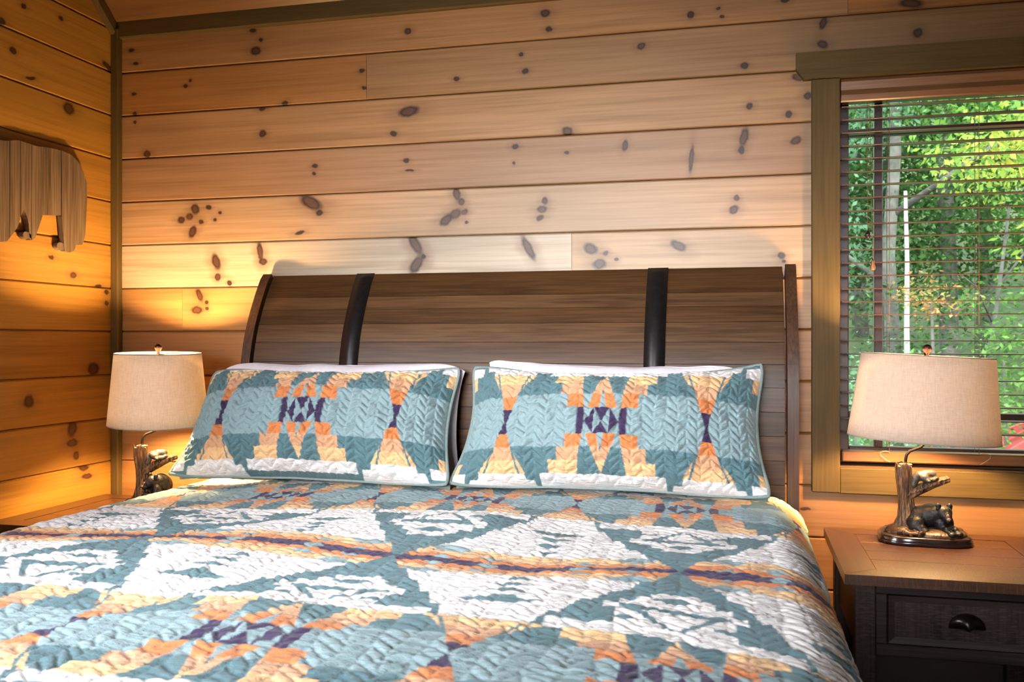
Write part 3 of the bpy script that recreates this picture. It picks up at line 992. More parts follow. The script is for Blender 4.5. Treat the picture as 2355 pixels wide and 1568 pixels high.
def nightstand(name, label, x0, x1, y0, y1, zt):
    """y0 front, y1 back"""
    r = empty(name, ((x0 + x1) / 2, (y0 + y1) / 2, 0), 0, label, 'nightstand', 'nightstands beside the bed')
    cx, cy = (x0 + x1) / 2, (y0 + y1) / 2
    def B(n, m, *b, bev=.0025):
        x_0, x_1, y_0, y_1, z_0, z_1 = b
        return MB().box(x_0 - cx, x_1 - cx, y_0 - cy, y_1 - cy, z_0, z_1, bev).build(n, m, r)
    bw, tk = .083, .026
    def Q(n, m, pts):
        mb = MB().prism([(p[0] - cx, p[1] - cy) for p in pts], 'z', zt - tk, zt)
        return mb.build(n, m, r)
    g = .0006
    bf = .075
    Q('top_border', M['ns_top'][0], [(x0 + g, y0), (x1 - g, y0), (x1 - bw - g, y0 + bf), (x0 + bw + g, y0 + bf)])
    Q('top_border', M['ns_top'][2], [(x0 + bw + g, y1 - bf), (x1 - bw - g, y1 - bf), (x1 - g, y1), (x0 + g, y1)])
    Q('top_border', M['ns_top'][1], [(x0, y0 + g), (x0 + bw, y0 + bf + g), (x0 + bw, y1 - bf - g), (x0, y1 - g)])
    Q('top_border', M['ns_top'][1], [(x1 - bw, y0 + bf + g), (x1, y0 + g), (x1, y1 - g), (x1 - bw, y1 - bf - g)])
    ys = np.linspace(y0 + bf + .001, y1 - bf - .001, 5)
    for i in range(4):
        o = B('top_plank', M['ns_top'][(3, 0, 2, 3)[i]], x0 + bw + .001, x1 - bw - .001, ys[i] + .0006, ys[i + 1] - .0006, zt - tk, zt - .0012, bev=.001)
    lw = .05
    fx0, fx1, fy0, fy1 = x0 + .026, x1 - .026, y0 + .026, y1 - .02
    for lx in (fx0, fx1 - lw):
        for ly in (fy0, fy1 - lw):
            B('leg', M['ns_dark'], lx, lx + lw, ly, ly + lw, 0, zt - tk)
    B('rail', M['ns_rail'], fx0 + lw, fx1 - lw, fy0 + .006, fy0 + .03, zt - tk - .026, zt - tk)
    B('rail', M['ns_rail'], fx0 + lw, fx1 - lw, fy0 + .006, fy0 + .03, zt - .208, zt - .178)
    B('rail', M['ns_rail'], fx0 + lw, fx0 + lw + .028, fy0 + .006, fy0 + .03, zt - .178, zt - tk - .026)
    B('rail', M['ns_rail'], fx1 - lw - .028, fx1 - lw, fy0 + .006, fy0 + .03, zt - .178, zt - tk - .026)
    B('back_panel', M['ns_in'], fx0 + lw, fx1 - lw, fy1 - .02, fy1 - .008, .10, zt - tk)
    for xx in (fx0 + .012, fx1 - .024):
        B('side_panel', M['ns_dark'], xx, xx + .012, fy0 + lw, fy1 - lw, zt - .215, zt - tk)
        B('side_rail', M['ns_rail'], xx - .002, xx + .016, fy0 + lw, fy1 - lw, .14, .18)
    B('shelf', M['ns_in'], fx0 + .01, fx1 - .01, fy0 + .01, fy1 - .01, .16, .178)
    B('drawer_box', M['ns_in'], fx0 + lw + .03, fx1 - lw - .03, fy0 + .03, fy1 - .06, zt - .175, zt - tk - .03)
    # drawer front with mitred moulding
    dx0, dx1, dz0, dz1 = fx0 + lw + .031 - cx, fx1 - lw - .031 - cx, zt - .175, zt - tk - .029
    yf = fy0 + .008 - cy
    d = MB().box(dx0 + .01, dx1 - .01, yf + .004, yf + .02, dz0 + .01, dz1 - .01).build('drawer', M['ns_dark'], r)
    m_ = .016
    def frame(n, pts):
        v = [(p[0], yf - .001, p[1]) for p in pts] + [(p[0], yf + .012, p[1]) for p in pts]
        # inner two points sink toward the panel
        v[2] = (v[2][0], yf + .003, v[2][2]); v[3] = (v[3][0], yf + .003, v[3][2])
        return mesh_obj(n, v, [(0, 1, 2, 3), (7, 6, 5, 4), (0, 4, 5, 1), (1, 5, 6, 2), (2, 6, 7, 3), (3, 7, 4, 0)], M['ns_rail'], d)
    frame('moulding', [(dx0, dz1), (dx1, dz1), (dx1 - m_, dz1 - m_), (dx0 + m_, dz1 - m_)])
    frame('moulding', [(dx1, dz0), (dx0, dz0), (dx0 + m_, dz0 + m_), (dx1 - m_, dz0 + m_)])
    frame('moulding', [(dx0, dz0), (dx0, dz1), (dx0 + m_, dz1 - m_), (dx0 + m_, dz0 + m_)])
    frame('moulding', [(dx1, dz1), (dx1, dz0), (dx1 - m_, dz0 + m_), (dx1 - m_, dz1 - m_)])
    # half-dome cup pull
    n1, n2 = 18, 8
    pc = ((dx0 + dx1) / 2, yf + .004, (dz0 + dz1) / 2 - .012)
    P = np.zeros((n2 + 1, n1 + 1, 3))
    for j in range(n2 + 1):
        for i in range(n1 + 1):
            th = math.pi * i / n1
            ph = math.pi / 2 * j / n2
            P[j, i] = (pc[0] - .041 * math.cos(th) * math.sin(ph) ** .7, pc[1] - .025 * math.cos(ph) * math.sin(th) ** .6, pc[2] + .036 * math.sin(th) * math.sin(ph) ** .8)
    o = grid_obj('cup_pull', P[::-1], M['pull'], d)
    md = o.modifiers.new('t', 'SOLIDIFY'); md.thickness = .002
    return r


ZN = .665
nightstand('nightstand', 'dark wood nightstand with cup-pull drawer under the window', 2.656, 3.235, -.714, -.122, ZN)
nightstand('nightstand', 'nightstand tucked between bed and left wall, mostly hidden by the quilt', .045, .535, -.70, -.115, ZN)


# ------------------------------------------------------------------ bear lamps
def blob(name, balls, mat, parent, voxel=.004, smooth=4):
    """one continuous surface grown from overlapping ellipsoids: (centre, radii[, euler])"""
    bm = bmesh.new()
    for bl in balls:
        c, r = bl[0], bl[1]
        rot = Matrix.Identity(4) if len(bl) < 3 else Matrix.Rotation(bl[2][0], 4, 'X') @ Matrix.Rotation(bl[2][1], 4, 'Y') @ Matrix.Rotation(bl[2][2], 4, 'Z')
        r = (r, r, r) if not hasattr(r, '__len__') else r
        bmesh.ops.create_icosphere(bm, subdivisions=3, radius=1, matrix=Matrix.Translation(c) @ rot @ Matrix.Diagonal((*r, 1)))
    me = bpy.data.meshes.new(name + '_raw')
    bm.to_mesh(me); bm.free()
    tmp = bpy.data.objects.new('tmp', me)
    COL.objects.link(tmp)
    rm = tmp.modifiers.new('r', 'REMESH'); rm.mode = 'VOXEL'; rm.voxel_size = voxel
    if smooth:
        sm = tmp.modifiers.new('s', 'SMOOTH'); sm.iterations = smooth; sm.factor = .5
    dg = bpy.context.evaluated_depsgraph_get()
    out = bpy.data.meshes.new_from_object(tmp.evaluated_get(dg))
    bpy.data.objects.remove(tmp)
    bpy.data.meshes.remove(me)
    out.name = name
    out.materials.clear()
    out.materials.append(mat)
    out.polygons.foreach_set('use_smooth', [True] * len(out.polygons))
    return link(bpy.data.objects.new(name, out), parent)


bt = NT('carved_bark')
q1 = bt.noise(bt.coord((150, 150, 16)), 1, 4, .65, .8)
bt.set(Base_Color=bt.ramp(q1, [(.38, (.008, .004, .002)), (.48, (.06, .027, .010)), (.58, (.20, .10, .038)), (.70, (.40, .24, .11))]).outputs['Color'], Roughness=.5)
bt.bump(q1, .9, .006)
M['bark'] = bt.m
M['bark2'] = plain('carved_ground', (.075, .034, .014), .40, 0, .8, 75, .5, 1.0)
M['bear'] = plain('black_bear_fur', (.0065, .006, .006), .42, 0, .5, 160, .35, .5)
M['cub'] = plain('cub_fur', (.042, .038, .036), .45, 0, .35, 150, .5, .5)
M['snout'] = plain('tan_snout', (.17, .095, .055), .5)
M['base'] = plain('glossy_dark_base', (.020, .010, .008), .16, 0, .3, 30, .6)
M['rod'] = plain('bronze_rod', (.018, .013, .011), .28, .6)
M['finial'] = plain('bronze_finial', (.035, .012, .008), .25, .4)
sh = NT('linen_shade')
s1 = sh.noise(sh.coord((40, 40, 600)), 1, 3, .6)
s2 = sh.noise(sh.coord((260, 260, 30)), 1, 3, .6)
sc_ = sh.mix(.5, sh.ramp(s1, [(.3, (.52, .44, .37)), (.62, (.68, .62, .55))]).outputs['Color'], sh.ramp(s2, [(.3, (.54, .46, .39)), (.62, (.68, .62, .55))]).outputs['Color'])
sh.set(Base_Color=sc_, Roughness=.9)
sh.b.inputs['Specular IOR Level'].default_value = .1
tl = sh.n('ShaderNodeBsdfTranslucent')
sh.l(sc_, tl.inputs['Color'])
ms = sh.n('ShaderNodeMixShader'); ms.inputs[0].default_value = .30
sh.l(sh.b.outputs[0], ms.inputs[1]); sh.l(tl.outputs[0], ms.inputs[2])
sh.l(ms.outputs[0], sh.t.nodes['Material Output'].inputs['Surface'])
M['shade'] = sh.m
M['shade_rim'] = plain('shade_binding', (.34, .29, .24), .8)
bu = NT('frosted_bulb')
bu.set(Base_Color=(1, .9, .75), Roughness=.3)
bu.b.inputs['Emission Color'].default_value = (*LAMP_COL, 1)
bu.b.inputs['Emission Strength'].default_value = LAMP_W
M['bulb'] = bu.m


def lamp(label, loc, rz, shade_rz, tilt, bear_yaw, bear_x, bear_z=0.0, power=1.0):
    r = empty('table_lamp', loc, rz, label, 'lamp', 'bear lamps on the nightstands')
    n = 56
    # ogee-edged oval base
    prof = [(1.0, 0), (1.0, .010), (.965, .013), (.985, .018), (.94, .023), (.9, .024)]
    v, f = [], []
    for s_, z in prof:
        for k in range(n):
            a = 2 * math.pi * k / n
            e = 2.7
            ca, sa = math.cos(a), math.sin(a)
            q = (abs(ca) ** e + abs(sa) ** e) ** (-1 / e) * (1 - .03 * math.cos(4 * a + .6))
            v.append((.130 * q * ca * s_, .098 * q * sa * s_, z))
    for i in range(len(prof) - 1):
        f += [(i * n + k, i * n + (k + 1) % n, (i + 1) * n + (k + 1) % n, (i + 1) * n + k) for k in range(n)]
    f += [tuple(range(n))[::-1], tuple(range((len(prof) - 1) * n, len(prof) * n))]
    mesh_obj('base', v, f, M['base'], r, True)
    rr = random.Random(5)
    balls = [((-.045, .003, .026), (.062, .056, .022)), ((.03, -.010, .026), (.084, .078, .021)), ((.075, -.02, .027), (.028, .03, .014))]
    for _ in range(80):
        a = rr.uniform(0, 6.28); q = rr.uniform(.5, 1)
        balls.append(((.104 * q * math.cos(a), .076 * q * math.sin(a), .030 + rr.uniform(0, .012) * (1.2 - q)), (rr.uniform(.006, .018), rr.uniform(.004, .009), rr.uniform(.004, .010)), (0, 0, rr.uniform(0, 3))))
    blob('ground', balls, M['bark2'], r, .0026, 0)
    # gnarled trunk with roots, ridged bark and a side branch
    nz, na = 64, 72
    A = np.linspace(0, 2 * np.pi, na, endpoint=False)[None, :]
    Q = np.linspace(0, 1, nz)[:, None]
    ph = 1.6 * Q + .5 * np.sin(5 * Q)
    ridge = .5 * np.sin(7 * A + 6 * ph) + .35 * np.sin(11 * A - 5 * ph + 1) + .3 * np.sin(17 * A + 9 * ph + 2) + .25 * np.sin(3 * A + 4 * Q)
    flare = np.exp(-Q / .11)
    R_ = .0215 + .001 * np.sin(9 * Q) + flare * (.026 + .014 * np.cos(5 * A + .6)) + .0021 * ridge * (1 + .4 * flare)
    R_ = R_ * np.where(Q > .985, .9, 1) 
    Px = -.052 + .004 * np.sin(5 * Q) + R_ * np.cos(A)
    Py = R_ * .95 * np.sin(A)
    Pz = .022 + .202 * Q + 0 * A + (Q > .97) * .004 * np.sin(4 * A + 1)
    tr__ = grid_obj('trunk', np.stack([Px, Py, Pz], -1), M['bark'], r, None, True)
    blob('cut_top', [((-.050, 0, .2215), (.0205, .0195, .0035))], plain('cut_wood', (.42, .26, .13), .6), tr__, .003, 1)
    nz = 30
    Q = np.linspace(0, 1, nz)[:, None]
    ridge = .5 * np.sin(5 * A + 8 * Q) + .4 * np.sin(9 * A - 7 * Q + 1)
    R_ = .0200 - .0105 * Q ** .7 + .0016 * ridge
    R_ = R_ * np.where(Q > .98, .35, 1)
    tz, tx = np.cos(.52), np.sin(.52)
    Px = -.056 + .124 * Q - R_ * np.sin(A) * .45
    Py = -.012 * Q + R_ * np.cos(A)
    Pz = .113 + .072 * Q ** .62 + R_ * np.sin(A) * .9
    grid_obj('branch', np.stack([Px, Py, Pz], -1), M['bark'], r, None, True)
    # sleeping cub on the branch
    cub = blob('bear_cub', [((.006, -.006, .194), (.024, .018, .015)), ((.018, -.004, .195), (.016, .016, .014)), ((-.012, -.010, .190), (.018, .016, .015)), ((-.026, -.012, .178), (.010, .011, .020)),
                             ((-.030, -.014, .166), (.008, .008, .013)), ((.028, -.014, .184), (.010, .009, .008)), ((-.003, -.026, .186), (.0145, .013, .012), (0, .5, .3)), ((.004, -.035, .180), (.008, .008, .0065)),
                             ((.016, -.026, .181), (.011, .007, .006)), ((-.014, -.028, .192), .0042), ((.002, -.022, .197), .0042)], M['cub'], r, .0024, 2)
    blob('snout', [((.0065, -.041, .179), (.005, .005, .0042))], M['cub'], cub, .0018, 1)
    # resting mother bear
    ca, sa = math.cos(bear_yaw), math.sin(bear_yaw)
    def R(p): return (bear_x + p[0] * ca - p[1] * sa, -.012 + p[0] * sa + p[1] * ca, p[2] + bear_z)
    # body axis: head toward +x,-y
    B_ = [((-.012, .006, .066), (.038, .036, .038)), ((.014, .000, .076), (.036, .034, .036)), ((-.028, .002, .054), (.028, .036, .030)), ((.030, -.010, .084), (.029, .028, .028)),
          ((.046, -.026, .090), (.0235, .0225, .0215)), ((.050, -.038, .083), (.0165, .0165, .015)), ((.053, -.048, .074), (.0105, .0115, .0100)), ((.0545, -.053, .070), (.0082, .0082, .0075)),
          ((-.024, -.024, .050), (.024, .018, .026)), ((-.008, -.042, .036), (.017, .012, .010)), ((-.016, -.036, .042), (.016, .012, .014)),
          ((.040, -.026, .058), (.017, .016, .026)), ((.052, -.046, .042), (.0135, .017, .014)), ((.060, -.064, .035), (.0125, .015, .009)),
          ((.060, -.014, .056), (.016, .016, .026)), ((.074, -.034, .040), (.0125, .016, .013)), ((.082, -.050, .034), (.0115, .014, .009))]
    bear = blob('bear', [(R(b[0]), b[1], (0, 0, bear_yaw)) for b in B_], M['bear'], r, .0027, 3)
    for p in ((.030, -.034, .110), (.064, -.016, .108)):
        q = R(p)
        blob('ear', [(q, (.0082, .0055, .0085)), ((q[0], q[1], q[2] - .006), (.0075, .0055, .008))], M['bear'], bear, .002, 1)
    blob('snout', [(R((.0520, -.0515, .0830)), (.0052, .0062, .0085), (.5, 0, bear_yaw)), (R((.0535, -.0570, .0755)), (.0058, .0052, .0050), (0, 0, bear_yaw))], M['snout'], bear, .0016, 1)
    blob('nose', [(R((.0548, -.0618, .0735)), (.0040, .0030, .0030))], M['base'], bear, .0014, 0)
    for p in ((.042, -.0485, .0925), (.060, -.0425, .0915)):
        blob('eye', [(R(p), .0018)], M['base'], bear, .0008, 0)
    # bent rod carrying the shade
    pts = [(-.050, 0, .215), (-.050, 0, .236), (-.047, 0, .250), (-.038, 0, .261), (-.022, 0, .267), (-.008, 0, .273), (.002, 0, .286), (.003, 0, .31), (.003, 0, .555)]
    MB().tube(pts, [.0044] * 7 + [.004, .003], 10).build('rod', M['rod'], r, True)
    hp = []
    for i in range(21):
        a = math.pi * i / 20
        hp.append((.003 + .042 * math.cos(a) * (1 if abs(math.cos(a)) < .8 else 1), 0, .36 + .18 * math.sin(a) ** .6))
    MB().tube(hp, .0016, 6).build('harp', M['rod'], r, True)
    bulb = MB().lathe([(.010, -.05), (.013, -.035), (.02, -.02), (.026, 0), (.024, .016), (.014, .027), (.004, .031)], (.003, 0, .440), 18).build('bulb', None, r, True)
    bmat = M['bulb'].copy()
    bmat.node_tree.nodes['Principled BSDF'].inputs['Emission Strength'].default_value = LAMP_W * power
    bulb.data.materials.append(bmat)
    # tapered oval shade, slightly tilted
    rot = Matrix.Translation((.003, 0, .42)) @ Matrix.Rotation(shade_rz, 4, 'Z') @ Matrix.Rotation(tilt, 4, 'Y')
    n = 72
    def ring(ax, ay, z):
        return [tuple(rot @ Vector((ax * math.cos(2 * math.pi * k / n), ay * math.sin(2 * math.pi * k / n), z))) for k in range(n)]
    lv = [ring(.209 + (.182 - .209) * q, .166 + (.143 - .166) * q, -.123 + .245 * q) for q in np.linspace(0, 1, 6)]
    v = sum(lv, [])
    f = [(i * n + k, i * n + (k + 1) % n, (i + 1) * n + (k + 1) % n, (i + 1) * n + k) for i in range(5) for k in range(n)]
    so_ = mesh_obj('lamp_shade', v, f, M['shade'], r, True)
    md = so_.modifiers.new('t', 'SOLIDIFY'); md.thickness = .0012; md.offset = 0
    for ax, ay, z in ((.182, .143, .122), (.209, .166, -.123)):
        p = ring(ax, ay, z)
        MB().tube(p + [p[0]], .0018, 6, False).build('rim', M['shade_rim'], so_, True)
    c = rot @ Vector((0, 0, .118))
    sp = MB()
    for k in range(3):
        a = 2 * math.pi * k / 3 + .5
        sp.tube([tuple(c), tuple(rot @ Vector((.180 * math.cos(a), .141 * math.sin(a), .118)))], .0015, 6)
    sp.build('spider', M['rod'], so_)
    MB().lathe([(.004, -.004), (.005, .004), (.0045, .008), (.010, .016), (.0138, .024), (.012, .032), (.006, .037), (.001, .0385)], tuple(c), 18).build('finial', M['finial'], r, True)
    return r


lamp('bear lamp in front of the window, mother bear facing right below a sleeping cub', (2.925, -.245, ZN), 0, 0, math.radians(3.0), 0.0, .0, 0.0, .68)
lamp('bear lamp in the corner by the left wall, base partly hidden by the bed', (.432, -.345, ZN), .42, -1.38, math.radians(1.2), -1.35, .012, .016)

# ------------------------------------------------------------------ slatted wooden bear on the left wall
art = empty('wall_bear', (0, 0, 0), 0, 'walking bear silhouette of weathered wood slats hung on the left wall', 'wall art')
# outline in pixels of the photograph (rear half), then mirrored guesswork for the front half outside the frame
TOPP = [(0, 322), (14, 324), (41, 322), (59, 328), (84, 336), (110, 339), (135, 344), (163, 355), (180, 372), (192, 394), (201, 423)]
BOTP = [(0, 556), (16, 555), (30, 537), (41, 521), (49, 494), (54, 481), (60, 492), (65, 512), (66.5, 535), (68, 551), (73, 552), (80, 547), (88, 525), (96, 500), (98, 494), (130, 495),
        (141, 495), (143, 515), (146, 553), (147.5, 577), (163, 580), (171, 576), (176, 560), (190, 563), (196, 545), (198, 515), (201, 453)]
AX = .024
tp = sorted((onx(x, y, AX)[1], onx(x, y, AX)[2]) for x, y in TOPP)
bp = [(onx(x, y, AX)[1], onx(x, y, AX)[2]) for x, y in BOTP]
Y1 = tp[-1][0]
Y0 = -1.18
tp = [(-1.18, 1.74), (-1.12, 1.80), (-1.02, 1.86), (-.93, 1.915), (-.90, 1.95), (-.86, 1.93), (-.78, 1.90), (-.70, 1.90)] + tp
bp = [(-1.18, 1.70), (-1.10, 1.69), (-1.00, 1.71), (-.94, 1.72), (-.90, 1.66), (-.86, 1.60), (-.74, 1.59)] + sorted(bp, key=lambda p: p[0])
ty_, tz_ = zip(*sorted(tp)); by_, bz_ = zip(*sorted(bp))
edges_ = []
y = Y0
rw = random.Random(3)
while y < Y1 - .005:
    edges_.append(y)
    y += .0475 + rw.uniform(-.006, .006)
edges_.append(Y1)
for i, (ya, yb) in enumerate(zip(edges_[:-1], edges_[1:])):
    n = 12
    yy = np.linspace(ya + .0007, yb - .0007, n)
    t_, b_ = np.interp(yy, ty_, tz_), np.interp(yy, by_, bz_)
    t_ = np.maximum(t_, b_ + .004)
    x1 = AX + rw.uniform(-.0015, .0015)
    x0 = .006
    v = [(x, yy[k], z) for x in (x0, x1) for k in range(n) for z in (b_[k], t_[k])]
    N = 2 * n
    f = []
    for k in range(n - 1):
        a, b, c, d = 2 * k, 2 * k + 1, 2 * k + 3, 2 * k + 2
        f += [(a, b, c, d), (N + a, N + d, N + c, N + b), (a, d, N + d, N + a), (b, N + b, N + c, c)]
    f += [(0, N, N + 1, 1), (N - 2, N - 1, 2 * N - 1, 2 * N - 2)]
    for (tx, ty, tr_px) in ((59.5, 541, 8.5), (139, 566, 9)):      # toes
        cy_, cz_ = onx(tx, ty, AX)[1:]
        if ya <= cy_ < yb:
            rad = abs(onx(tx, ty + tr_px, AX)[2] - cz_)
            m0 = len(v)
            for x in (x0, x1):
                v += [(x, cy_ + rad * (1.15 if math.cos(6.2832 * k / 14) < 0 else 1.9) * math.cos(6.2832 * k / 14), cz_ + rad * math.sin(6.2832 * k / 14)) for k in range(14)]
            f += [tuple(m0 + k for k in range(14)), tuple(m0 + 14 + k for k in range(13, -1, -1))]
            f += [(m0 + k, m0 + 14 + k, m0 + 14 + (k + 1) % 14, m0 + (k + 1) % 14) for k in range(14)]
    g = rw.uniform(.75, 1.3)
    mesh_obj('slat', v, f, stained('weathered_slat', (.150 * g, .105 * g, .068 * g), (.055 * g, .034 * g, .020 * g), 'z', i * 1.7, .7, 0, .2), art)
MB().box(.0, .006, -.92, -.26, 1.76, 1.80).build('hanging_cleat', M['backing'], art)

# ------------------------------------------------------------------ outside: slope, woods and a neighbouring roof
gm = NT('forest_floor')
g1 = gm.noise(gm.coord((1, 1, 1)), 1.4, 6, .7)
gm.set(Base_Color=gm.ramp(g1, [(.3, (.028, .045, .014)), (.5, (.05, .085, .022)), (.7, (.11, .07, .04))]).outputs['Color'], Roughness=.95)
gm.bump(g1, .8, .2)


def ground_z(x, y):
    return -2.6 + .05 * np.clip(y - 3, 0, 9) + .34 * np.clip(y - 12, 0, 12) + .62 * np.clip(y - 24, 0, 30) + .02 * (x - 5) * 0


gx = np.linspace(-22, 40, 60); gy = np.linspace(.6, 46, 60)
GX, GY = np.meshgrid(gx, gy)
GZ = ground_z(GX, GY) + .5 * smooth_noise(GX.shape, (14, 16), 77)
hill = grid_obj('hillside', np.stack([GX, GY, GZ], -1), gm.m)
hill['kind'] = 'structure'

lf = NT('tree_leaves')
la = lf.n('ShaderNodeAttribute', attribute_name='leaf')
lf.set(Base_Color=la.outputs['Color'], Roughness=.55)
lf.b.inputs['Specular IOR Level'].default_value = .3
lt = lf.n('ShaderNodeBsdfTranslucent')
lf.l(la.outputs['Color'], lt.inputs['Color'])
lm = lf.n('ShaderNodeMixShader'); lm.inputs[0].default_value = .4
lf.l(lf.b.outputs[0], lm.inputs[1]); lf.l(lt.outputs[0], lm.inputs[2])
lf.l(lm.outputs[0], lf.t.nodes['Material Output'].inputs['Surface'])
M['leaf'] = lf.m
M['trunk'] = plain('grey_bark', (.115, .105, .095), .9, 0, .4, 5, .2, .5)
M['snag'] = plain('bleached_bark', (.40, .37, .37), .8, 0, .25, 6)


def leaves(name, centers, radii, n, size, cols, parent, seed, droop=.5):
    """one crown: n bent leaf blades gathered in sprays"""
    r = np.random.default_rng(seed)
    centers = np.array(centers, float); radii = np.array(radii, float)
    wgt = radii.prod(1) ** .7
    ci = r.choice(len(centers), n // 14 + 1, p=wgt / wgt.sum())
    dirs = r.normal(size=(len(ci), 3)); dirs /= np.linalg.norm(dirs, axis=1, keepdims=True)
    spray = centers[ci] + dirs * radii[ci] * (r.random((len(ci), 1)) ** .45)
    sc_i = np.repeat(np.arange(len(ci)), 14)[:n]
    base = spray[sc_i] + r.normal(size=(n, 3)) * np.array((.22, .22, .09)) * (size / .10)
    az = r.random(n) * 6.283
    el = -droop + r.normal(size=n) * .45
    d = np.stack([np.cos(az) * np.cos(el), np.sin(az) * np.cos(el), np.sin(el)], 1)
    up = np.array((0, 0, 1.0)) + r.normal(size=(n, 3)) * .45
    w = np.cross(d, up); w /= np.linalg.norm(w, axis=1, keepdims=True) + 1e-9
    L = size * (.65 + .7 * r.random((n, 1)))
    v = np.stack([base, base + d * L * .5 + w * L * .27, base + d * L * 1.0, base + d * L * .5 - w * L * .27], 1).reshape(-1, 3)
    q = np.arange(4 * n).reshape(n, 4)
    me = bpy.data.meshes.new(name)
    me.vertices.add(4 * n); me.vertices.foreach_set('co', v.reshape(-1).astype(np.float32))
    me.loops.add(4 * n); me.loops.foreach_set('vertex_index', q.reshape(-1).astype(np.int32))
    me.polygons.add(n); me.polygons.foreach_set('loop_start', (np.arange(n) * 4).astype(np.int32))
    me.update(calc_edges=True)
    cols = np.array(cols, float)
    tone = np.repeat(r.random(len(ci)), 14)[:n] * .75 + r.random(n) * .25
    k = np.clip(tone * (len(cols) - 1), 0, len(cols) - 1.001)
    k0 = k.astype(int)
    c = cols[k0] * (1 - (k - k0)[:, None]) + cols[k0 + 1] * (k - k0)[:, None]
    c = c * (.8 + .4 * r.random((n, 1)))
    c4 = np.repeat(np.concatenate([c, np.ones((n, 1))], 1), 4, 0)
    a_ = me.color_attributes.new('leaf', 'FLOAT_COLOR', 'POINT')
    a_.data.foreach_set('color', c4.reshape(-1).astype(np.float32))
    me.materials.append(M['leaf'])
    return link(bpy.data.objects.new(name, me), parent)


G_DARK = [(.035, .085, .022), (.055, .13, .03), (.09, .19, .05)]
G_MID = [(.06, .15, .03), (.11, .24, .05), (.17, .31, .06)]
G_YEL = [(.11, .24, .04), (.22, .36, .06), (.40, .44, .07), (.55, .42, .08)]
G_BLUE = [(.06, .14, .075), (.11, .22, .12), (.18, .30, .17)]
G_ORG = [(.30, .12, .05), (.48, .25, .10), (.30, .30, .08)]


def tree(label, x, y, trunk_h, r0, blobs, n, size, cols, seed, mat=None, lean=0, group='trees beyond the window', branches=3, name='tree', cat='tree'):
    gz = float(ground_z(x, y)) - .1
    t = empty(name, (x, y, gz), 0, label, cat, group)
    rr = random.Random(seed)
    pts = []
    for i in range(7):
        q = i / 6
        pts.append((lean * q + rr.uniform(-.06, .06) * (i > 0), rr.uniform(-.05, .05), trunk_h * q))
    MB().tube(pts, [r0 * (1 - .65 * i / 6) for i in range(7)], 9).build('trunk', mat or M['trunk'], t, True)
    for b in range(branches):
        q = .35 + .5 * (b + rr.random()) / max(branches, 1)
        a = rr.uniform(0, 6.28)
        L = trunk_h * rr.uniform(.18, .35)
        s0 = (lean * q, 0, trunk_h * q)
        e0 = (s0[0] + math.cos(a) * L, math.sin(a) * L, s0[2] + L * rr.uniform(.3, .9))
        m0 = ((s0[0] + e0[0]) / 2, (s0[1] + e0[1]) / 2, (s0[2] + e0[2]) / 2 + .1 * L)
        MB().tube([s0, m0, e0], [r0 * .35, r0 * .25, r0 * .1], 6).build('branch', mat or M['trunk'], t, True)
    if n:
        leaves('crown', [(b[0] - x, b[1] - y, b[2] - gz) for b in blobs], [b[3:6] for b in blobs], int(n * 2.2), size * .62, cols, t, seed)
    return t


# foreground maple with yellowing sprays (upper right of the window)
tree('yellow-green maple with drooping sprays close outside the window', 7.6, 8.6, 8.5, .13,
     [(5.7, 7.6, 4.6, 1.3, .9, .8), (6.8, 7.8, 3.6, 1.3, .9, .55), (5.2, 8.2, 3.5, .7, .7, .35), (7.9, 8, 5.2, 1.7, 1.2, 1.4), (6.3, 8.3, 2.5, .9, .6, .35), (6.6, 7.4, 5.6, 1.8, 1, .7), (8.3, 8.2, 3.2, 1.3, 1, .8)], 5200, .17, G_YEL, 1, lean=-.3)
tree('bleached bare snag with broken top', 4.56, 10.0, 5.6, .062, [], 0, .1, G_MID, 2, M['snag'], branches=0)
tree('slim grey tree forking beside the bleached snag', 5.15, 10.6, 5.4, .05, [(5.9, 10.8, 3.6, .8, .6, .4)], 320, .14, G_YEL, 4, M['trunk'], .85, branches=5)
tree('grey trunked tree just behind the narrow glazing bar', 4.75, 12.4, 9.5, .16, [(4.3, 12.3, 6.4, 1.8, 1.2, 1.6), (5.4, 12.5, 5.2, 1.2, 1, .8)], 2600, .17, G_MID, 5)
tree('bluish leaved tree at the left edge of the window', 3.55, 10.0, 6.5, .10, [(3.7, 9.6, 4.3, .85, .8, 1.3), (3.3, 10, 2.6, .9, .8, .9), (4.2, 9.8, 5.6, 1, .8, .9)], 2800, .14, G_BLUE, 6)
tree('dark evergreen tree deep in the wood', 6.2, 15.5, 11, .2, [(6.2, 15.5, 6, 1.8, 1.4, 3), (6.0, 15.3, 3, 1.8, 1.2, 1.4)], 4200, .2, G_DARK, 7)
tree('tall dark tree with grey trunk right of the maple', 8.6, 14.2, 11, .2, [(8.4, 14.2, 6.4, 2.2, 1.5, 2.4), (8.8, 14, 3.2, 2, 1.4, 1.4)], 4600, .2, G_MID, 8)
tree('leafy tree filling the gap behind the snag', 5.3, 17.2, 11, .17, [(5.0, 17, 6.8, 2.2, 1.5, 2.6), (4.6, 17, 3.4, 1.8, 1.5, 1.6)], 5200, .22, G_DARK, 9)
tree('spreading green tree on the slope far right', 11.5, 15.5, 10, .2, [(11.2, 15.2, 5.8, 2.8, 2, 2.8), (12.5, 15, 3, 2.4, 1.6, 1.6)], 4600, .24, G_MID, 10)
tree('dark tree at the far left of the woods, mostly behind the window casing', 2.6, 14.5, 11, .18, [(2.6, 14.2, 6, 2, 1.6, 3.2), (2.0, 14, 3, 2, 1.5, 1.6)], 4600, .21, G_DARK, 12)
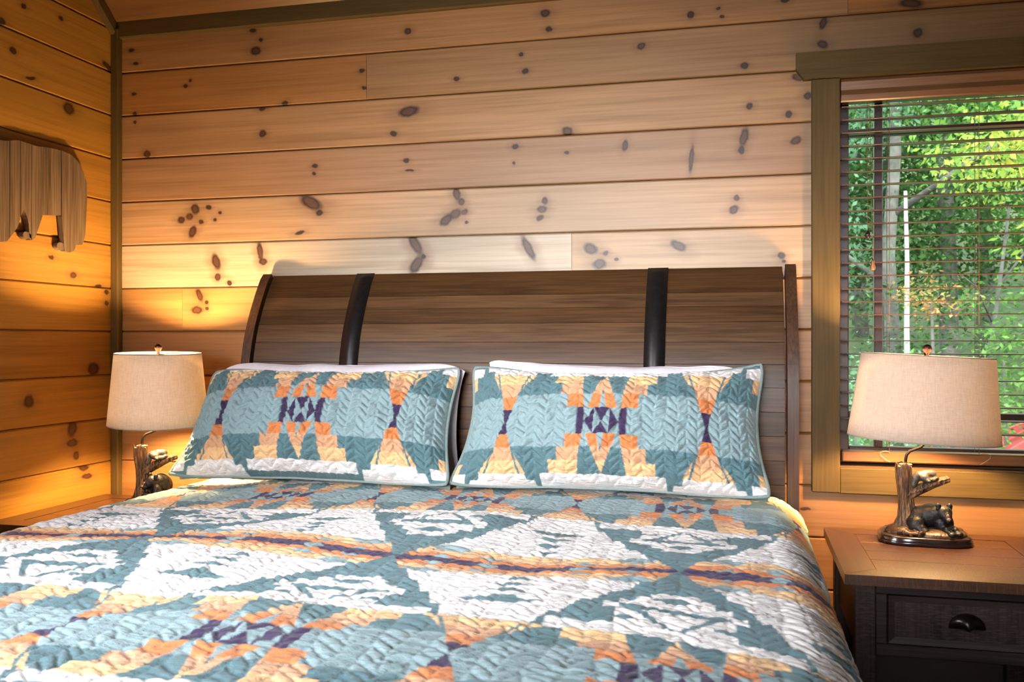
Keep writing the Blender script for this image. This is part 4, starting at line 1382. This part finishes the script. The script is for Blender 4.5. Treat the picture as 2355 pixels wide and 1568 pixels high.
for i, (x, y) in enumerate([(-1, 20), (2.6, 21), (5.5, 22.5), (8.0, 20.5), (10.8, 22), (14.2, 21), (18, 22)]):
    tree(['distant woodland tree leftmost on the ridge', 'distant woodland tree second from the left on the ridge', 'distant woodland tree behind the snag on the ridge', 'distant woodland tree in line with the lamp finial', 'distant woodland tree right of the maple on the ridge', 'distant woodland tree second from the right on the ridge', 'distant woodland tree rightmost on the ridge'][i],
         x, y, 11, .22, [(x, y, float(ground_z(x, y)) + 8.5, 2.6, 2, 3.2), (x + .6, y - .4, float(ground_z(x, y)) + 4.5, 2.4, 1.8, 2.0)], 4200, .30, [G_DARK, G_MID][i % 2], 20 + i, branches=2)
# shrubs below eye level
for i, (x, y, z, rx, rz_, n, s_, c_, lb) in enumerate([
        (3.6, 7.2, .55, .75, .85, 1900, .10, G_BLUE, 'bluish shrub low in the left window strip'),
        (4.6, 8.2, .35, .9, .8, 1900, .11, G_MID, 'round green shrub beside the lamp shade'),
        (5.6, 9.4, 1.0, .9, .9, 1900, .12, G_MID, 'bright green sapling behind the lamp finial'),
        (6.8, 9.4, .75, 1.1, .95, 2100, .12, G_MID, 'dense green shrub above the red roof'),
        (8.3, 10.2, 1.1, 1.2, 1.1, 2100, .13, G_DARK, 'dark shrub at the right end of the slope'),
        (4.75, 9.3, 1.75, .45, .35, 420, .10, G_ORG, 'small bush turning orange at the foot of the snag'),
        (5.2, 11.6, 1.3, 1.3, .9, 2000, .14, G_DARK, 'dark undergrowth behind the orange bush'),
        (7.4, 12.2, 1.5, 1.5, 1.1, 2200, .14, G_MID, 'leafy undergrowth below the maple'),
        (2.6, 9.0, 1.0, 1.1, 1.2, 2000, .13, G_MID, 'shrub beyond the left window jamb')]):
    gz = float(ground_z(x, y)) - .05
    t = empty('shrub', (x, y, gz), 0, lb, 'shrub', 'shrubs outside the window')
    MB().tube([(0, 0, 0), (.05, 0, (z - gz) * .5), (0, .03, z - gz)], [.05, .035, .015], 7).build('stem', M['trunk'], t, True)
    leaves('foliage', [(0, 0, z - gz), (.1, 0, (z - gz) * .55), (0, 0, (z - gz) * .25)], [(rx, rx * .9, rz_), (rx * 1.05, rx, rz_), (rx * .9, rx * .9, rz_ * .8)], int(n * 1.8), s_ * .68, c_, t, 60 + i, .25)

# neighbouring roof of red standing-seam metal
M['redmetal'] = plain('red_roof_metal', (.55, .09, .09), .35, .15, .08, 3)
roof = empty('neighbour_roof', (7.4, 9.0, -2.3), 0, 'red metal hipped roof of a neighbouring cabin low in the window', 'roof')
def rp(x, y, z): return (x - 7.4, y - 9.0, z + 2.3)
ev = [rp(5.25, 7.4, -.30), rp(9.6, 7.4, -.30), rp(9.6, 10.8, -.30), rp(5.25, 10.8, -.30), rp(6.6, 9.1, .62), rp(8.6, 9.1, .62)]
mesh_obj('roof_plane', [ev[0], ev[1], ev[5], ev[4]], [(0, 1, 2, 3)], M['redmetal'], roof)
mesh_obj('roof_plane', [ev[2], ev[3], ev[4], ev[5]], [(0, 1, 2, 3)], M['redmetal'], roof)
mesh_obj('roof_plane', [ev[3], ev[0], ev[4]], [(0, 1, 2)], M['redmetal'], roof)
mesh_obj('roof_plane', [ev[1], ev[2], ev[5]], [(0, 1, 2)], M['redmetal'], roof)
for i in range(11):
    q = (i + .5) / 11
    a = Vector(ev[0]).lerp(Vector(ev[1]), q)
    b = Vector(ev[4]).lerp(Vector(ev[5]), q)
    MB().tube([a, b], .016, 5).build('seam', M['redmetal'], roof)
for i in range(7):
    q = (i + .5) / 7
    a = Vector(ev[0]).lerp(Vector(ev[3]), q)
    w_ = 1 - abs(q - .5) * 2
    b = a.lerp(Vector(ev[4]) + (a - Vector(ev[0]).lerp(Vector(ev[3]), .5)) * 0, w_ * .96)
    MB().tube([a, a + (Vector(ev[4]) - Vector(ev[0]).lerp(Vector(ev[3]), .5)) * w_], .016, 5).build('seam', M['redmetal'], roof)
for a, b in ((0, 4), (3, 4), (4, 5), (1, 5), (2, 5)):
    MB().tube([ev[a], ev[b]], .03, 6).build('ridge_cap', M['redmetal'], roof)
mb = MB().box(-1.95, 2.0, -1.4, 1.6, 0, 2.0)
mb.build('cabin_wall', plain('cabin_log', (.16, .08, .04), .8), roof)
